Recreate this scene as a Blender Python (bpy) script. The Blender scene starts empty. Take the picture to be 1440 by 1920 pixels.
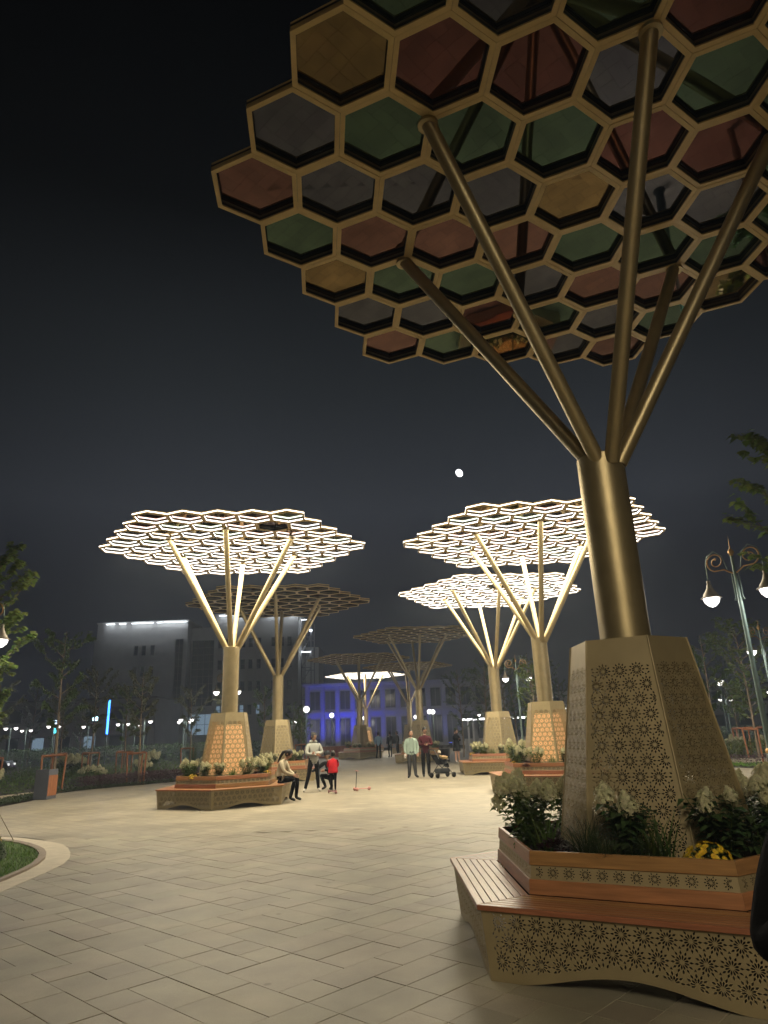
import bpy, bmesh, math, random
from mathutils import Vector, Matrix, geometry
R = math.radians
rnd = random.Random(7)
sc = bpy.context.scene
col = sc.collection

# ------------------------------------------------------------------ camera
cam_d = bpy.data.cameras.new('camera')
cam = bpy.data.objects.new('camera', cam_d); col.objects.link(cam); sc.camera = cam
PIT, ROLL, FPX = 0.3151, -0.0375, 1277.7
fw = Vector((0, math.cos(PIT), math.sin(PIT))); up0 = Vector((0, -math.sin(PIT), math.cos(PIT))); rt0 = Vector((1, 0, 0))
rt = rt0 * math.cos(ROLL) + up0 * math.sin(ROLL); up = -rt0 * math.sin(ROLL) + up0 * math.cos(ROLL)
M = Matrix((rt, up, -fw)).transposed().to_4x4(); M.translation = (0, 0, 1.6)
cam.matrix_world = M
cam_d.sensor_fit = 'HORIZONTAL'; cam_d.sensor_width = 36; cam_d.lens = 36 * FPX / 1440
cam_d.clip_start = 0.05; cam_d.clip_end = 3000

# ------------------------------------------------------------------ night sky
w = bpy.data.worlds.new('World'); sc.world = w; w.use_nodes = True
nt = w.node_tree; nt.nodes.clear()
tc = nt.nodes.new('ShaderNodeTexCoord'); sep = nt.nodes.new('ShaderNodeSeparateXYZ')
ramp = nt.nodes.new('ShaderNodeValToRGB'); bg = nt.nodes.new('ShaderNodeBackground'); wo = nt.nodes.new('ShaderNodeOutputWorld')
nt.links.new(tc.outputs['Generated'], sep.inputs[0]); nt.links.new(sep.outputs['Z'], ramp.inputs[0])
cr = ramp.color_ramp
SKY = [(0.0, (0.0042, 0.0045, 0.0075)), (0.1, (0.0048, 0.0053, 0.0088)), (0.2, (0.0092, 0.0104, 0.015)), (0.31, (0.0262, 0.0295, 0.0355)), (0.47, (0.014, 0.0162, 0.0185)), (0.66, (0.0027, 0.0031, 0.0035)), (0.83, (0.0005, 0.0006, 0.0007)), (1.0, (0.0003, 0.0003, 0.0004))]
while len(cr.elements) < len(SKY): cr.elements.new(0.5)
for e, (p, c) in zip(cr.elements, SKY): e.position = p; e.color = (*c, 1)
# town glow: the haze is brighter over the far end of the square than to the sides
vn = nt.nodes.new('ShaderNodeVectorMath'); vn.operation = 'MULTIPLY'; vn.inputs[1].default_value = (1, 1, 0); nt.links.new(tc.outputs['Generated'], vn.inputs[0])
v2 = nt.nodes.new('ShaderNodeVectorMath'); v2.operation = 'NORMALIZE'; nt.links.new(vn.outputs[0], v2.inputs[0])
v3 = nt.nodes.new('ShaderNodeVectorMath'); v3.operation = 'DOT_PRODUCT'; v3.inputs[1].default_value = (0, 1, 0); nt.links.new(v2.outputs[0], v3.inputs[0])
mr = nt.nodes.new('ShaderNodeMapRange'); mr.interpolation_type = 'SMOOTHSTEP'; nt.links.new(v3.outputs['Value'], mr.inputs[0])
for i_, v_ in zip((1, 2, 3, 4), (.66, 1.0, .24, 1.0)): mr.inputs[i_].default_value = v_
nz_ = nt.nodes.new('ShaderNodeTexNoise'); nz_.inputs['Scale'].default_value = 2.2; nz_.inputs['Detail'].default_value = 3; nt.links.new(tc.outputs['Generated'], nz_.inputs[0])
m5 = nt.nodes.new('ShaderNodeMapRange'); nt.links.new(nz_.outputs[0], m5.inputs[0]); m5.inputs[3].default_value = .82; m5.inputs[4].default_value = 1.18
mm_ = nt.nodes.new('ShaderNodeMath'); mm_.operation = 'MULTIPLY'; nt.links.new(mr.outputs[0], mm_.inputs[0]); nt.links.new(m5.outputs[0], mm_.inputs[1])
nt.links.new(ramp.outputs[0], bg.inputs[0]); nt.links.new(mm_.outputs[0], bg.inputs[1])
nt.links.new(bg.outputs[0], wo.inputs[0])
# moonlight, very weak
sun_d = bpy.data.lights.new('moonlight', 'SUN'); sun_d.energy = 0.015; sun_d.angle = R(0.5); sun_d.color = (0.85, 0.9, 1)
sun = bpy.data.objects.new('moonlight', sun_d); col.objects.link(sun)
MOON = Vector((36.09, 300, 115.7)).normalized()
sun.rotation_euler = MOON.to_track_quat('Z', 'Y').to_euler()
# rendering
sc.view_settings.view_transform = 'Standard'; sc.view_settings.look = 'None'; sc.view_settings.gamma = 1
sc.view_settings.exposure = 0.4
sc.cycles.use_denoising = True
sc.cycles.use_light_tree = True
sc.cycles.max_bounces = 6; sc.cycles.diffuse_bounces = 3; sc.cycles.glossy_bounces = 4
sc.cycles.transparent_max_bounces = 6
sc.cycles.sample_clamp_indirect = 2.5; sc.cycles.sample_clamp_direct = 3.0
sc.cycles.caustics_reflective = False; sc.cycles.caustics_refractive = False
LED = 7.5; LAMP = 130.0; CANOPY_W = 950.0

# ------------------------------------------------------------------ materials
MATS = {}
def mat(name, c=(.5, .5, .5), rough=.6, metal=0., var=.15, scale=8., bump=0., bscale=None, spec=.5, stretch=None, coat=0., sss=0., rand=0.):
    if name in MATS: return MATS[name]
    m = bpy.data.materials.new(name); m.use_nodes = True; n = m.node_tree.nodes; l = m.node_tree.links
    b = n['Principled BSDF']; b.inputs['Roughness'].default_value = rough; b.inputs['Metallic'].default_value = metal
    b.inputs['Specular IOR Level'].default_value = spec; b.inputs['Coat Weight'].default_value = coat
    t = n.new('ShaderNodeTexCoord'); mp = n.new('ShaderNodeMapping'); l.new(t.outputs['Object'], mp.inputs[0])
    if stretch: mp.inputs['Scale'].default_value = stretch
    no = n.new('ShaderNodeTexNoise'); no.inputs['Scale'].default_value = scale; no.inputs['Detail'].default_value = 6
    l.new(mp.outputs[0], no.inputs[0])
    mr = n.new('ShaderNodeMapRange'); l.new(no.outputs[0], mr.inputs[0])
    mr.inputs[1].default_value = .25; mr.inputs[2].default_value = .75
    mr.inputs[3].default_value = 1 - var; mr.inputs[4].default_value = 1 + var
    fac = mr.outputs[0]
    if rand:
        oi = n.new('ShaderNodeObjectInfo'); ge = n.new('ShaderNodeNewGeometry')
        a = n.new('ShaderNodeMath'); a.operation = 'ADD'; l.new(oi.outputs['Random'], a.inputs[0]); l.new(ge.outputs['Random Per Island'], a.inputs[1])
        fr = n.new('ShaderNodeMath'); fr.operation = 'FRACT'; l.new(a.outputs[0], fr.inputs[0])
        m2 = n.new('ShaderNodeMapRange'); l.new(fr.outputs[0], m2.inputs[0]); m2.inputs[3].default_value = 1 - rand; m2.inputs[4].default_value = 1 + rand
        mu = n.new('ShaderNodeMath'); mu.operation = 'MULTIPLY'; l.new(fac, mu.inputs[0]); l.new(m2.outputs[0], mu.inputs[1]); fac = mu.outputs[0]
        # slight hue drift from piece to piece
        hs = n.new('ShaderNodeHueSaturation'); hs.inputs['Color'].default_value = (*c, 1)
        m3 = n.new('ShaderNodeMapRange'); mm = n.new('ShaderNodeMath'); mm.operation = 'MULTIPLY'; mm.inputs[1].default_value = 7.31
        f2 = n.new('ShaderNodeMath'); f2.operation = 'FRACT'; l.new(fr.outputs[0], mm.inputs[0]); l.new(mm.outputs[0], f2.inputs[0]); l.new(f2.outputs[0], m3.inputs[0])
        m3.inputs[3].default_value = .5 - rand * .12; m3.inputs[4].default_value = .5 + rand * .12; l.new(m3.outputs[0], hs.inputs['Hue'])
        csrc = hs.outputs[0]
    else:
        rgb = n.new('ShaderNodeRGB'); rgb.outputs[0].default_value = (*c, 1); csrc = rgb.outputs[0]
    vm = n.new('ShaderNodeVectorMath'); vm.operation = 'SCALE'; l.new(csrc, vm.inputs[0]); l.new(fac, vm.inputs['Scale'])
    l.new(vm.outputs[0], b.inputs['Base Color'])
    if bump:
        n2 = n.new('ShaderNodeTexNoise'); n2.inputs['Scale'].default_value = bscale or scale * 5; n2.inputs['Detail'].default_value = 4
        l.new(mp.outputs[0], n2.inputs[0])
        bp = n.new('ShaderNodeBump'); bp.inputs['Strength'].default_value = bump; bp.inputs['Distance'].default_value = .01
        l.new(n2.outputs[0], bp.inputs['Height']); l.new(bp.outputs[0], b.inputs['Normal'])
    if sss:
        b.inputs['Transmission Weight'].default_value = 0
        tr = n.new('ShaderNodeBsdfTranslucent'); l.new(vm.outputs[0], tr.inputs[0]); mx = n.new('ShaderNodeMixShader'); mx.inputs[0].default_value = sss
        l.new(b.outputs[0], mx.inputs[1]); l.new(tr.outputs[0], mx.inputs[2]); l.new(mx.outputs[0], n['Material Output'].inputs[0])
    MATS[name] = m; return m
def worldwear(m):
    n = m.node_tree.nodes; l = m.node_tree.links; ge = n.new('ShaderNodeNewGeometry')
    mpn = [x for x in n if x.type == 'MAPPING'][0]; l.new(ge.outputs['Position'], mpn.inputs[0])
    vm = [x for x in n if x.type == 'VECT_MATH'][0]; b = n['Principled BSDF']
    t1 = n.new('ShaderNodeTexNoise'); t1.inputs['Scale'].default_value = .55; t1.inputs['Detail'].default_value = 8; t1.inputs['Roughness'].default_value = .65; l.new(ge.outputs['Position'], t1.inputs[0])
    r1 = n.new('ShaderNodeMapRange'); l.new(t1.outputs[0], r1.inputs[0]); r1.inputs[1].default_value = .35; r1.inputs[2].default_value = .68; r1.inputs[3].default_value = .78; r1.inputs[4].default_value = 1.12
    t2 = n.new('ShaderNodeTexVoronoi'); t2.inputs['Scale'].default_value = 1.7; l.new(ge.outputs['Position'], t2.inputs[0])
    r2 = n.new('ShaderNodeMapRange'); l.new(t2.outputs['Distance'], r2.inputs[0]); r2.inputs[1].default_value = .03; r2.inputs[2].default_value = .06; r2.inputs[3].default_value = .62; r2.inputs[4].default_value = 1
    t3 = n.new('ShaderNodeTexNoise'); t3.inputs['Scale'].default_value = 160; t3.inputs['Detail'].default_value = 2; l.new(ge.outputs['Position'], t3.inputs[0])
    r3 = n.new('ShaderNodeMapRange'); l.new(t3.outputs[0], r3.inputs[0]); r3.inputs[1].default_value = .3; r3.inputs[2].default_value = .7; r3.inputs[3].default_value = .86; r3.inputs[4].default_value = 1.14
    a = n.new('ShaderNodeMath'); a.operation = 'MULTIPLY'; l.new(r1.outputs[0], a.inputs[0]); l.new(r2.outputs[0], a.inputs[1])
    c = n.new('ShaderNodeMath'); c.operation = 'MULTIPLY'; l.new(a.outputs[0], c.inputs[0]); l.new(r3.outputs[0], c.inputs[1])
    v = n.new('ShaderNodeVectorMath'); v.operation = 'SCALE'; l.new(vm.outputs[0], v.inputs[0]); l.new(c.outputs[0], v.inputs['Scale']); l.new(v.outputs[0], b.inputs['Base Color'])
    rr_ = n.new('ShaderNodeMapRange'); l.new(t1.outputs[0], rr_.inputs[0]); rr_.inputs[3].default_value = .36; rr_.inputs[4].default_value = .66; l.new(rr_.outputs[0], b.inputs['Roughness'])
    return m
def emit(name, c, s):
    if name in MATS: return MATS[name]
    m = bpy.data.materials.new(name); m.use_nodes = True; b = m.node_tree.nodes['Principled BSDF']
    b.inputs['Base Color'].default_value = (.8, .8, .8, 1); b.inputs['Emission Color'].default_value = (*c, 1); b.inputs['Emission Strength'].default_value = s
    MATS[name] = m; return m
def glass(name, c, tr=.12):
    m = bpy.data.materials.new(name); m.use_nodes = True; n = m.node_tree.nodes; l = m.node_tree.links
    b = n['Principled BSDF']; b.inputs['Base Color'].default_value = (*c, 1); b.inputs['Metallic'].default_value = 1; b.inputs['Roughness'].default_value = .025
    t = n.new('ShaderNodeTexCoord'); no = n.new('ShaderNodeTexNoise'); no.inputs['Scale'].default_value = 1.6; l.new(t.outputs['Object'], no.inputs[0])
    bp = n.new('ShaderNodeBump'); bp.inputs['Strength'].default_value = .06; bp.inputs['Distance'].default_value = .02
    l.new(no.outputs[0], bp.inputs['Height']); l.new(bp.outputs[0], b.inputs['Normal'])
    tp = n.new('ShaderNodeBsdfTransparent'); tp.inputs[0].default_value = (*[min(1, v * 2) for v in c], 1)
    mx = n.new('ShaderNodeMixShader'); mx.inputs[0].default_value = tr
    l.new(b.outputs[0], mx.inputs[1]); l.new(tp.outputs[0], mx.inputs[2]); l.new(mx.outputs[0], n['Material Output'].inputs[0])
    return m

GOLD = mat('gold_metal', (.47, .375, .205), .38, .72, .10, 5, .10, 60)
GOLDF = mat('gold_frame_paint', (.66, .48, .21), .45, .1, .10, 6, .05, 50)
BRONZE = mat('dark_bronze', (.18, .14, .08), .5, .2)
PANEL = mat('champagne_panel', (.42, .335, .185), .45, .4, .08, 4, .04, 120)
WOOD = mat('teak_wood', (.36, .165, .068), .30, 0, .28, 5, .12, 40, stretch=(.6, 9, 9), rand=.14)
WOODD = mat('stake_wood', (.33, .125, .05), .6, 0, .25, 5, .2, 40, stretch=(8, 8, .8))
SOIL = mat('soil', (.028, .02, .014), .95, 0, .4, 12, .8, 30)
SHADEI = mat('shade_inside', (.012, .010, .008), .9)  # near-black colour stands in for shade behind the pierced panels
LEDM = emit('led_strip_lit', (1, .95, .86), LED)
LEDO = mat('led_strip_off', (.03, .025, .018), .35)
AMBER = emit('amber_liner', (1.0, .44, .13), 1.0)
GL = {'p': glass('glass_pink', (.225, .120, .100)), 'g': glass('glass_green', (.110, .168, .118)), 'b': glass('glass_grey_blue', (.138, .14, .168)),
      'a': glass('glass_amber', (.265, .185, .085)), 'r': glass('glass_red', (.180, .080, .070))}
SLAB = mat('granite_slab', (.335, .295, .215), .50, 0, .20, 1.6, .12, 90, rand=.10)
worldwear(SLAB)
GROUT = mat('joint_sand', (.19, .165, .12), .9)

# ------------------------------------------------------------------ mesh helpers
class MB:
    def __init__(s): s.V = []; s.F = []; s.M = []; s.S = []
    def add(s, vs, fs, mi=0, sm=False, T=None):
        o = len(s.V)
        s.V += [tuple(T @ Vector(v)) if T else tuple(v) for v in vs]
        for f in fs: s.F.append(tuple(i + o for i in f)); s.M.append(mi); s.S.append(sm)
    def box(s, c, d, mi=0, T=None):
        x, y, z = c; a, b, h = d[0] / 2, d[1] / 2, d[2] / 2
        v = [(x + i * a, y + j * b, z + k * h) for i in (-1, 1) for j in (-1, 1) for k in (-1, 1)]
        s.add(v, [(0, 1, 3, 2), (4, 6, 7, 5), (0, 4, 5, 1), (2, 3, 7, 6), (0, 2, 6, 4), (1, 5, 7, 3)], mi, False, T)
    def tube(s, pts, rad, n=8, mi=0, cap=True, sm=True, T=None):
        pts = [Vector(p) for p in pts]
        if not hasattr(rad, '__len__'): rad = [rad] * len(pts)
        vs = []; prev = None
        for i, p in enumerate(pts):
            d = (pts[min(i + 1, len(pts) - 1)] - pts[max(i - 1, 0)]).normalized()
            a = d.cross(Vector((0, 0, 1)) if abs(d.z) < .9 else Vector((1, 0, 0))).normalized() if prev is None else (prev - d * prev.dot(d)).normalized()
            prev = a; b = d.cross(a)
            for k in range(n):
                t = 2 * math.pi * k / n; vs.append(p + (a * math.cos(t) + b * math.sin(t)) * rad[i])
        fs = [(i * n + k, i * n + (k + 1) % n, (i + 1) * n + (k + 1) % n, (i + 1) * n + k) for i in range(len(pts) - 1) for k in range(n)]
        s.add(vs, fs, mi, sm, T)
        if cap:
            s.add(vs[:n], [tuple(range(n))[::-1]], mi, False, T); s.add(vs[-n:], [tuple(range(n))], mi, False, T)
    def lathe(s, prof, n=16, mi=0, o=(0, 0, 0), sm=True, T=None):
        vs = [(o[0] + r * math.cos(2 * math.pi * k / n), o[1] + r * math.sin(2 * math.pi * k / n), o[2] + z) for r, z in prof for k in range(n)]
        fs = [(i * n + k, i * n + (k + 1) % n, (i + 1) * n + (k + 1) % n, (i + 1) * n + k) for i in range(len(prof) - 1) for k in range(n)]
        s.add(vs, fs, mi, sm, T)
    def ball(s, c, r, n=10, m=7, mi=0, T=None, sm=True):
        if not hasattr(r, '__len__'): r = (r, r, r)
        vs = []
        for i in range(m + 1):
            a = math.pi * i / m
            for k in range(n):
                t = 2 * math.pi * k / n
                vs.append((c[0] + r[0] * math.sin(a) * math.cos(t), c[1] + r[1] * math.sin(a) * math.sin(t), c[2] - r[2] * math.cos(a)))
        fs = [(i * n + k, i * n + (k + 1) % n, (i + 1) * n + (k + 1) % n, (i + 1) * n + k) for i in range(m) for k in range(n)]
        s.add(vs, fs, mi, sm, T)
    def mesh(s, name, mats):
        me = bpy.data.meshes.new(name); me.from_pydata(s.V, [], s.F)
        for m in (mats if isinstance(mats, (list, tuple)) else [mats]): me.materials.append(m)
        me.polygons.foreach_set('material_index', s.M); me.polygons.foreach_set('use_smooth', s.S); me.update()
        return me
def bevel(me, wd, seg=1):
    bm = bmesh.new(); bm.from_mesh(me)
    bmesh.ops.remove_doubles(bm, verts=bm.verts, dist=1e-6)
    bmesh.ops.bevel(bm, geom=bm.edges[:], offset=wd, segments=seg, affect='EDGES', clamp_overlap=True)
    bm.to_mesh(me); bm.free(); return me
def obj(name, me, parent=None, loc=(0, 0, 0), rz=0., scale=None):
    o = bpy.data.objects.new(name, me); col.objects.link(o)
    o.location = loc; o.rotation_euler = (0, 0, rz)
    if scale: o.scale = scale if hasattr(scale, '__len__') else (scale,) * 3
    if parent: o.parent = parent
    return o
def tag(o, label, cat, group=None):
    o['label'] = label; o['category'] = cat
    if group: o['group'] = group
    return o
def thing(name, label, cat, loc=(0, 0, 0), rz=0., group=None, scale=None):
    return tag(obj(name, None, None, loc, rz, scale), label, cat, group)
def struct(name, me, loc=(0, 0, 0), kind='structure', parent=None, rz=0.):
    o = obj(name, me, parent, loc, rz); o['kind'] = kind; return o
def poly_mesh(name, pts, z, m, thick=0.):
    """flat polygon (ear-clipped), with sides going down by thick"""
    b = MB(); n = len(pts)
    tri = geometry.tessellate_polygon([[Vector((p[0], p[1], 0)) for p in pts]])
    b.add([(p[0], p[1], z) for p in pts], tri)
    if thick:
        b.add([(p[0], p[1], zz) for zz in (z, z - thick) for p in pts], [(i, (i + 1) % n, n + (i + 1) % n, n + i) for i in range(n)])
    me = b.mesh(name, m)
    bm = bmesh.new(); bm.from_mesh(me); bmesh.ops.recalc_face_normals(bm, faces=bm.faces)
    for f in bm.faces:
        if abs(f.normal.z) > .9 and f.normal.z < 0: f.normal_flip()
    bm.to_mesh(me); bm.free(); return me
def inpoly(x, y, P):
    c = False; j = len(P) - 1
    for i in range(len(P)):
        if (P[i][1] > y) != (P[j][1] > y) and x < (P[j][0] - P[i][0]) * (y - P[i][1]) / (P[j][1] - P[i][1]) + P[i][0]: c = not c
        j = i
    return c

# ------------------------------------------------------------------ ground, plaza
b = MB(); b.add([(-900, -300, -.06), (900, -300, -.06), (900, 1500, -.06), (-900, 1500, -.06)], [(0, 1, 2, 3)])
struct('ground', b.mesh('ground', mat('ground_earth', (.045, .045, .038), .95, 0, .3, .3)))
# plaza outline (plan)
LAWN_OUT = [(-4.62, 6.5), (-4.64, 7.8), (-4.66, 8.91), (-4.68, 9.5), (-4.70, 10.05), (-4.77, 10.78), (-4.92, 11.3), (-5.14, 11.82), (-5.42, 12.35), (-5.7, 12.79), (-6.0, 13.1), (-6.3, 13.36), (-6.98, 13.9), (-7.7, 14.3), (-9.2, 14.9), (-11, 15.2)]
LAWN_IN = [(-5.02, 6.5), (-5.0, 7.8), (-4.99, 9.0), (-5.0, 9.7), (-5.05, 10.3), (-5.14, 10.8), (-5.29, 11.3), (-5.49, 11.75), (-5.72, 12.15), (-5.98, 12.5), (-6.32, 12.9), (-6.82, 13.38), (-7.6, 13.85), (-9.2, 14.45), (-11, 14.75)]
PLAZA = [(-22, -25), (20, -25), (20, 15), (13.6, 24.2), (12.4, 26.6), (9.6, 33), (9.2, 60), (6, 74), (-6, 74), (-7.5, 60), (-7.6, 40), (-8.0, 32.2), (-9.27, 30.87), (-10.49, 29.39), (-11.69, 27.8), (-12.1, 26.4), (-11.44, 22.97), (-11.44, 21.3), (-12.5, 19.5), (-22, 17)]
# slabs: 0.3 m module on a 45 degree grid, 0.6 x 0.3 pieces with squares and long pieces mixed in
TA = R(-43); ca, sa = math.cos(TA), math.sin(TA); MOD = .3
def t2w(a, c): return (a * ca - c * sa, a * sa + c * ca)
FARY = 13.5
pieces = []; occ = set(); N = 75
vis = lambda x, y: 2.6 < y < FARY and abs(x) < .66 * y + .8
HOLE = LAWN_OUT + [(-16, 15), (-16, 6.5)]
for j in range(-N, N):
    for i in range(-N, N):
        if (i, j) in occ: continue
        x, y = t2w((i + .5) * MOD, (j + .5) * MOD)
        if not vis(x, y): continue
        horiz = (x + .25 * math.sin(y * 1.3)) < -.7
        if rnd.random() < .12: horiz = not horiz
        L = rnd.choice((2, 2, 2, 1, 1)); wd = 1
        if rnd.random() < .06: L, wd = 2, 2
        cells = []
        for q in range(L):
            row = [((i + q, j + k) if horiz else (i + k, j + q)) for k in range(wd)]
            if any(c in occ for c in row): break
            cells += row
        cells = cells or [(i, j)]
        occ.update(cells)
        i0, i1 = min(c[0] for c in cells), max(c[0] for c in cells) + 1; j0, j1 = min(c[1] for c in cells), max(c[1] for c in cells) + 1
        cx, cy = t2w((i0 + i1) / 2 * MOD, (j0 + j1) / 2 * MOD)
        cor = [t2w(p * MOD, q * MOD) for p in (i0, i1) for q in (j0, j1)]
        ins = [inpoly(px, py, HOLE) for px, py in cor]
        if all(ins): continue
        pieces.append((cy, cx, i1 - i0, j1 - j0))
pieces.sort()
plaza = struct('plaza_pavement', None); plaza.location = (0, 0, 0)
# joint bed under the near slabs and the far paving whose joints are too fine to tell apart
bed = poly_mesh('joint_bed', PLAZA, -.012, GROUT); o = obj('joint_bed', bed, plaza)
fm = mat('far_paving', (.335, .295, .215), .50, 0, .13, 3, .10, 90)
nn = fm.node_tree.nodes; ll = fm.node_tree.links
bt = nn.new('ShaderNodeTexBrick'); bt.inputs['Scale'].default_value = 1; bt.inputs['Mortar Size'].default_value = .006; bt.inputs['Brick Width'].default_value = .6; bt.inputs['Row Height'].default_value = .3
bt.inputs['Color1'].default_value = (.36, .315, .23, 1); bt.inputs['Color2'].default_value = (.30, .265, .195, 1); bt.inputs['Mortar'].default_value = (.15, .13, .10, 1)
mp = nn.new('ShaderNodeMapping'); mp.inputs['Rotation'].default_value = (0, 0, R(43)); tcx = nn.new('ShaderNodeTexCoord'); ll.new(tcx.outputs['Object'], mp.inputs[0]); ll.new(mp.outputs[0], bt.inputs[0])
vmn = [n for n in nn if n.type == 'VECT_MATH'][0]; ll.new(bt.outputs['Color'], vmn.inputs[0])
worldwear(fm)
FARP = [p for p in PLAZA if p[1] > FARY] ; FARP = [(20, FARY)] + [(20, 15)] + PLAZA[3:] + [(-22, 16), (-9.0, 15.0), (-7.7, 14.4), (-6.98, 14.0), (-6.3, 13.5), (-6.2, FARY - .02)]
far_o = obj('far_paving', poly_mesh('far_paving', FARP, -.004, fm), plaza)
near_side = poly_mesh('side_paving', [(-22, -25), (20, -25), (20, FARY - .02), (9.6, FARY - .02), (2.4, 2.75), (-2.4, 2.75), (-4.5, 6), (-4.5, 6.5), (-22, 6.5)], -.004, fm); obj('side_paving', near_side, plaza)
slabm = {}
def slab_mesh(a, c):
    if (a, c) not in slabm:
        q = MB(); q.box((0, 0, -.02), (a * MOD - .0045, c * MOD - .0045, .04)); slabm[(a, c)] = bevel(q.mesh('paving_slab', SLAB), .002)
    return slabm[(a, c)]
rest = MB()
for k, (y, x, a, c) in enumerate(pieces):
    dz = rnd.uniform(-.0015, .0015)
    if k < 300:
        o = obj('paving_slab', slab_mesh(a, c), plaza, (x, y, dz), TA)
    else:
        T = Matrix.Translation((x, y, dz)) @ Matrix.Rotation(TA, 4, 'Z'); h, g = a * MOD / 2 - .003, c * MOD / 2 - .003
        rest.add([(-h, -g, 0), (h, -g, 0), (h, g, 0), (-h, g, 0), (-h, -g, -.01), (h, -g, -.01), (h, g, -.01), (-h, g, -.01)], [(0, 1, 2, 3), (0, 4, 5, 1), (1, 5, 6, 2), (2, 6, 7, 3), (3, 7, 4, 0)], T=T)
o = obj('paving_slabs', rest.mesh('paving_slabs', SLAB), plaza); o['kind'] = 'stuff'

# ------------------------------------------------------------------ perforated sheet metal with flower rosettes
def rosette_holes(cx, cy, r):
    hs = []
    for k in range(12):
        a = R(30 * k + 15)
        for prof in ([(.16, 0), (.32, .058), (.48, .086), (.62, 0), (.48, -.086), (.32, -.058)],):
            hs.append([(cx + r * (p * math.cos(a) - q * math.sin(a)), cy + r * (p * math.sin(a) + q * math.cos(a))) for p, q in prof])
        a = R(30 * k)
        hs.append([(cx + r * (p * math.cos(a) - q * math.sin(a)), cy + r * (p * math.sin(a) + q * math.cos(a))) for p, q in [(.58, 0), (.76, .10), (.97, 0), (.76, -.10)]])
    return hs
def perf_mesh(name, outline, ok, centers, r, to3d, m, th=.004, fill=True):
    holes = []
    ccw = lambda h: h if sum(h[i][0] * h[(i + 1) % len(h)][1] - h[(i + 1) % len(h)][0] * h[i][1] for i in range(len(h))) > 0 else h[::-1]
    for cx, cy in centers:
        hs = rosette_holes(cx, cy, r)
        if fill:
            for a in (90, 210, 330, 30, 150, 270):
                if a in (90, 210, 330):
                    d = 1.155 * r; gx, gy = cx + d * math.cos(R(a)), cy + d * math.sin(R(a))
                    hs.append([(gx + .15 * r * math.cos(R(a + t)), gy + .15 * r * math.sin(R(a + t))) for t in (0, 120, 240)])
        holes += [ccw(h) for h in hs if all(ok(*p) for p in h)]
    V = [Vector(p) for p in outline]; F = [list(range(len(outline)))]
    for h in holes:
        F.append(list(range(len(V), len(V) + len(h)))); V += [Vector(p) for p in h]
    v2, e2, f2, ov, oe, of = geometry.delaunay_2d_cdt(V, [], F, 1, 1e-6)
    keep = [f for f, src in zip(f2, of) if src == [0]]
    q = MB(); n = len(v2)
    q.add([to3d(v.x, v.y, 0) for v in v2] + [to3d(v.x, v.y, th) for v in v2], keep)
    q.add([], [])
    base = 0
    q.F += [tuple(i + n for i in f[::-1]) for f in keep]; q.M += [0] * len(keep); q.S += [False] * len(keep)
    cnt = {}
    for f in keep:
        for a, c in zip(f, list(f[1:]) + [f[0]]): cnt[(a, c)] = 1
    for (a, c) in cnt:
        if (c, a) not in cnt: q.F.append((a, a + n, c + n, c)); q.M.append(0); q.S.append(False)
    return q.mesh(name, m)
def hexgrid(x0, x1, y1, y0, p):
    out = []; j = 0; y = y1
    while y > y0:
        n = int((x1 - x0) / p) + 3
        for i in range(-n, n + 1): out.append((i * p + (p / 2 if j % 2 else 0), y))
        y -= p * .866; j += 1
    return out
C6 = math.cos(R(30))
# bench side panel (face towards -Y), arched foot
B_TOP, B_BOT, B_H = 1.855, 1.807, .435
def bench_arch(u):
    t = abs(u) / .69
    return 0 if t >= 1 else .105 * (.5 + .5 * math.cos(math.pi * t)) ** .75
def bench3d(u, v, d): ap = (B_BOT + (B_TOP - B_BOT) * v / B_H) * C6 - d; return (u, -ap, v)
out = [(-.9035, 0)]
out += [(-.69 + 1.38 * i / 32, bench_arch(-.69 + 1.38 * i / 32)) for i in range(33)] + [(.9035, 0), (.9275, B_H), (-.9275, B_H)]
okb = lambda u, v: abs(u) < .862 and bench_arch(u) + .048 < v < B_H - .016
BENCH_PANEL = perf_mesh('side_panel', out, okb, hexgrid(-1, 1, B_H - .075, 0, .135), .0675, bench3d, PANEL)
# pedestal panel
P_Z0, P_Z1 = .60, 2.311; P_R0, P_R1 = .795, .5054
pR = lambda z: P_R0 + (P_R1 - P_R0) * (z - P_Z0) / (P_Z1 - P_Z0)
def ped3d(u, v, d): return (u, -(pR(v) * C6 - d), v)
okp = lambda u, v: abs(u) < pR(v) / 2 - .03 and .62 < v < P_Z1 - .205
PED_PANEL = perf_mesh('pedestal_panel', [(-P_R0 / 2, P_Z0), (P_R0 / 2, P_Z0), (P_R1 / 2, P_Z1), (-P_R1 / 2, P_Z1)], okp, hexgrid(-.5, .5, P_Z1 - .275, .5, .136), .068, ped3d, PANEL)
# strip between planter boards
PL_B, PL_T, Z_S, Z_P = 1.407, 1.370, .463, .745
plR = lambda z: PL_B + (PL_T - PL_B) * (z - Z_S) / (Z_P - Z_S)
S0, S1 = Z_S + .098, Z_P - .092
def strip3d(u, v, d): return (u, -(plR(v) * C6 - .012 - d), v)
oks = lambda u, v: abs(u) < .655 and S0 + .004 < v < S1 - .004
STRIP = perf_mesh('pierced_strip', [(-plR(S0) / 2 + .006, S0), (plR(S0) / 2 - .006, S0), (plR(S1) / 2 - .006, S1), (-plR(S1) / 2 + .006, S1)], oks, [((i - 5.5) * .116, (S0 + S1) / 2) for i in range(-1, 14)], .046, strip3d, PANEL, fill=False)
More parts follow.
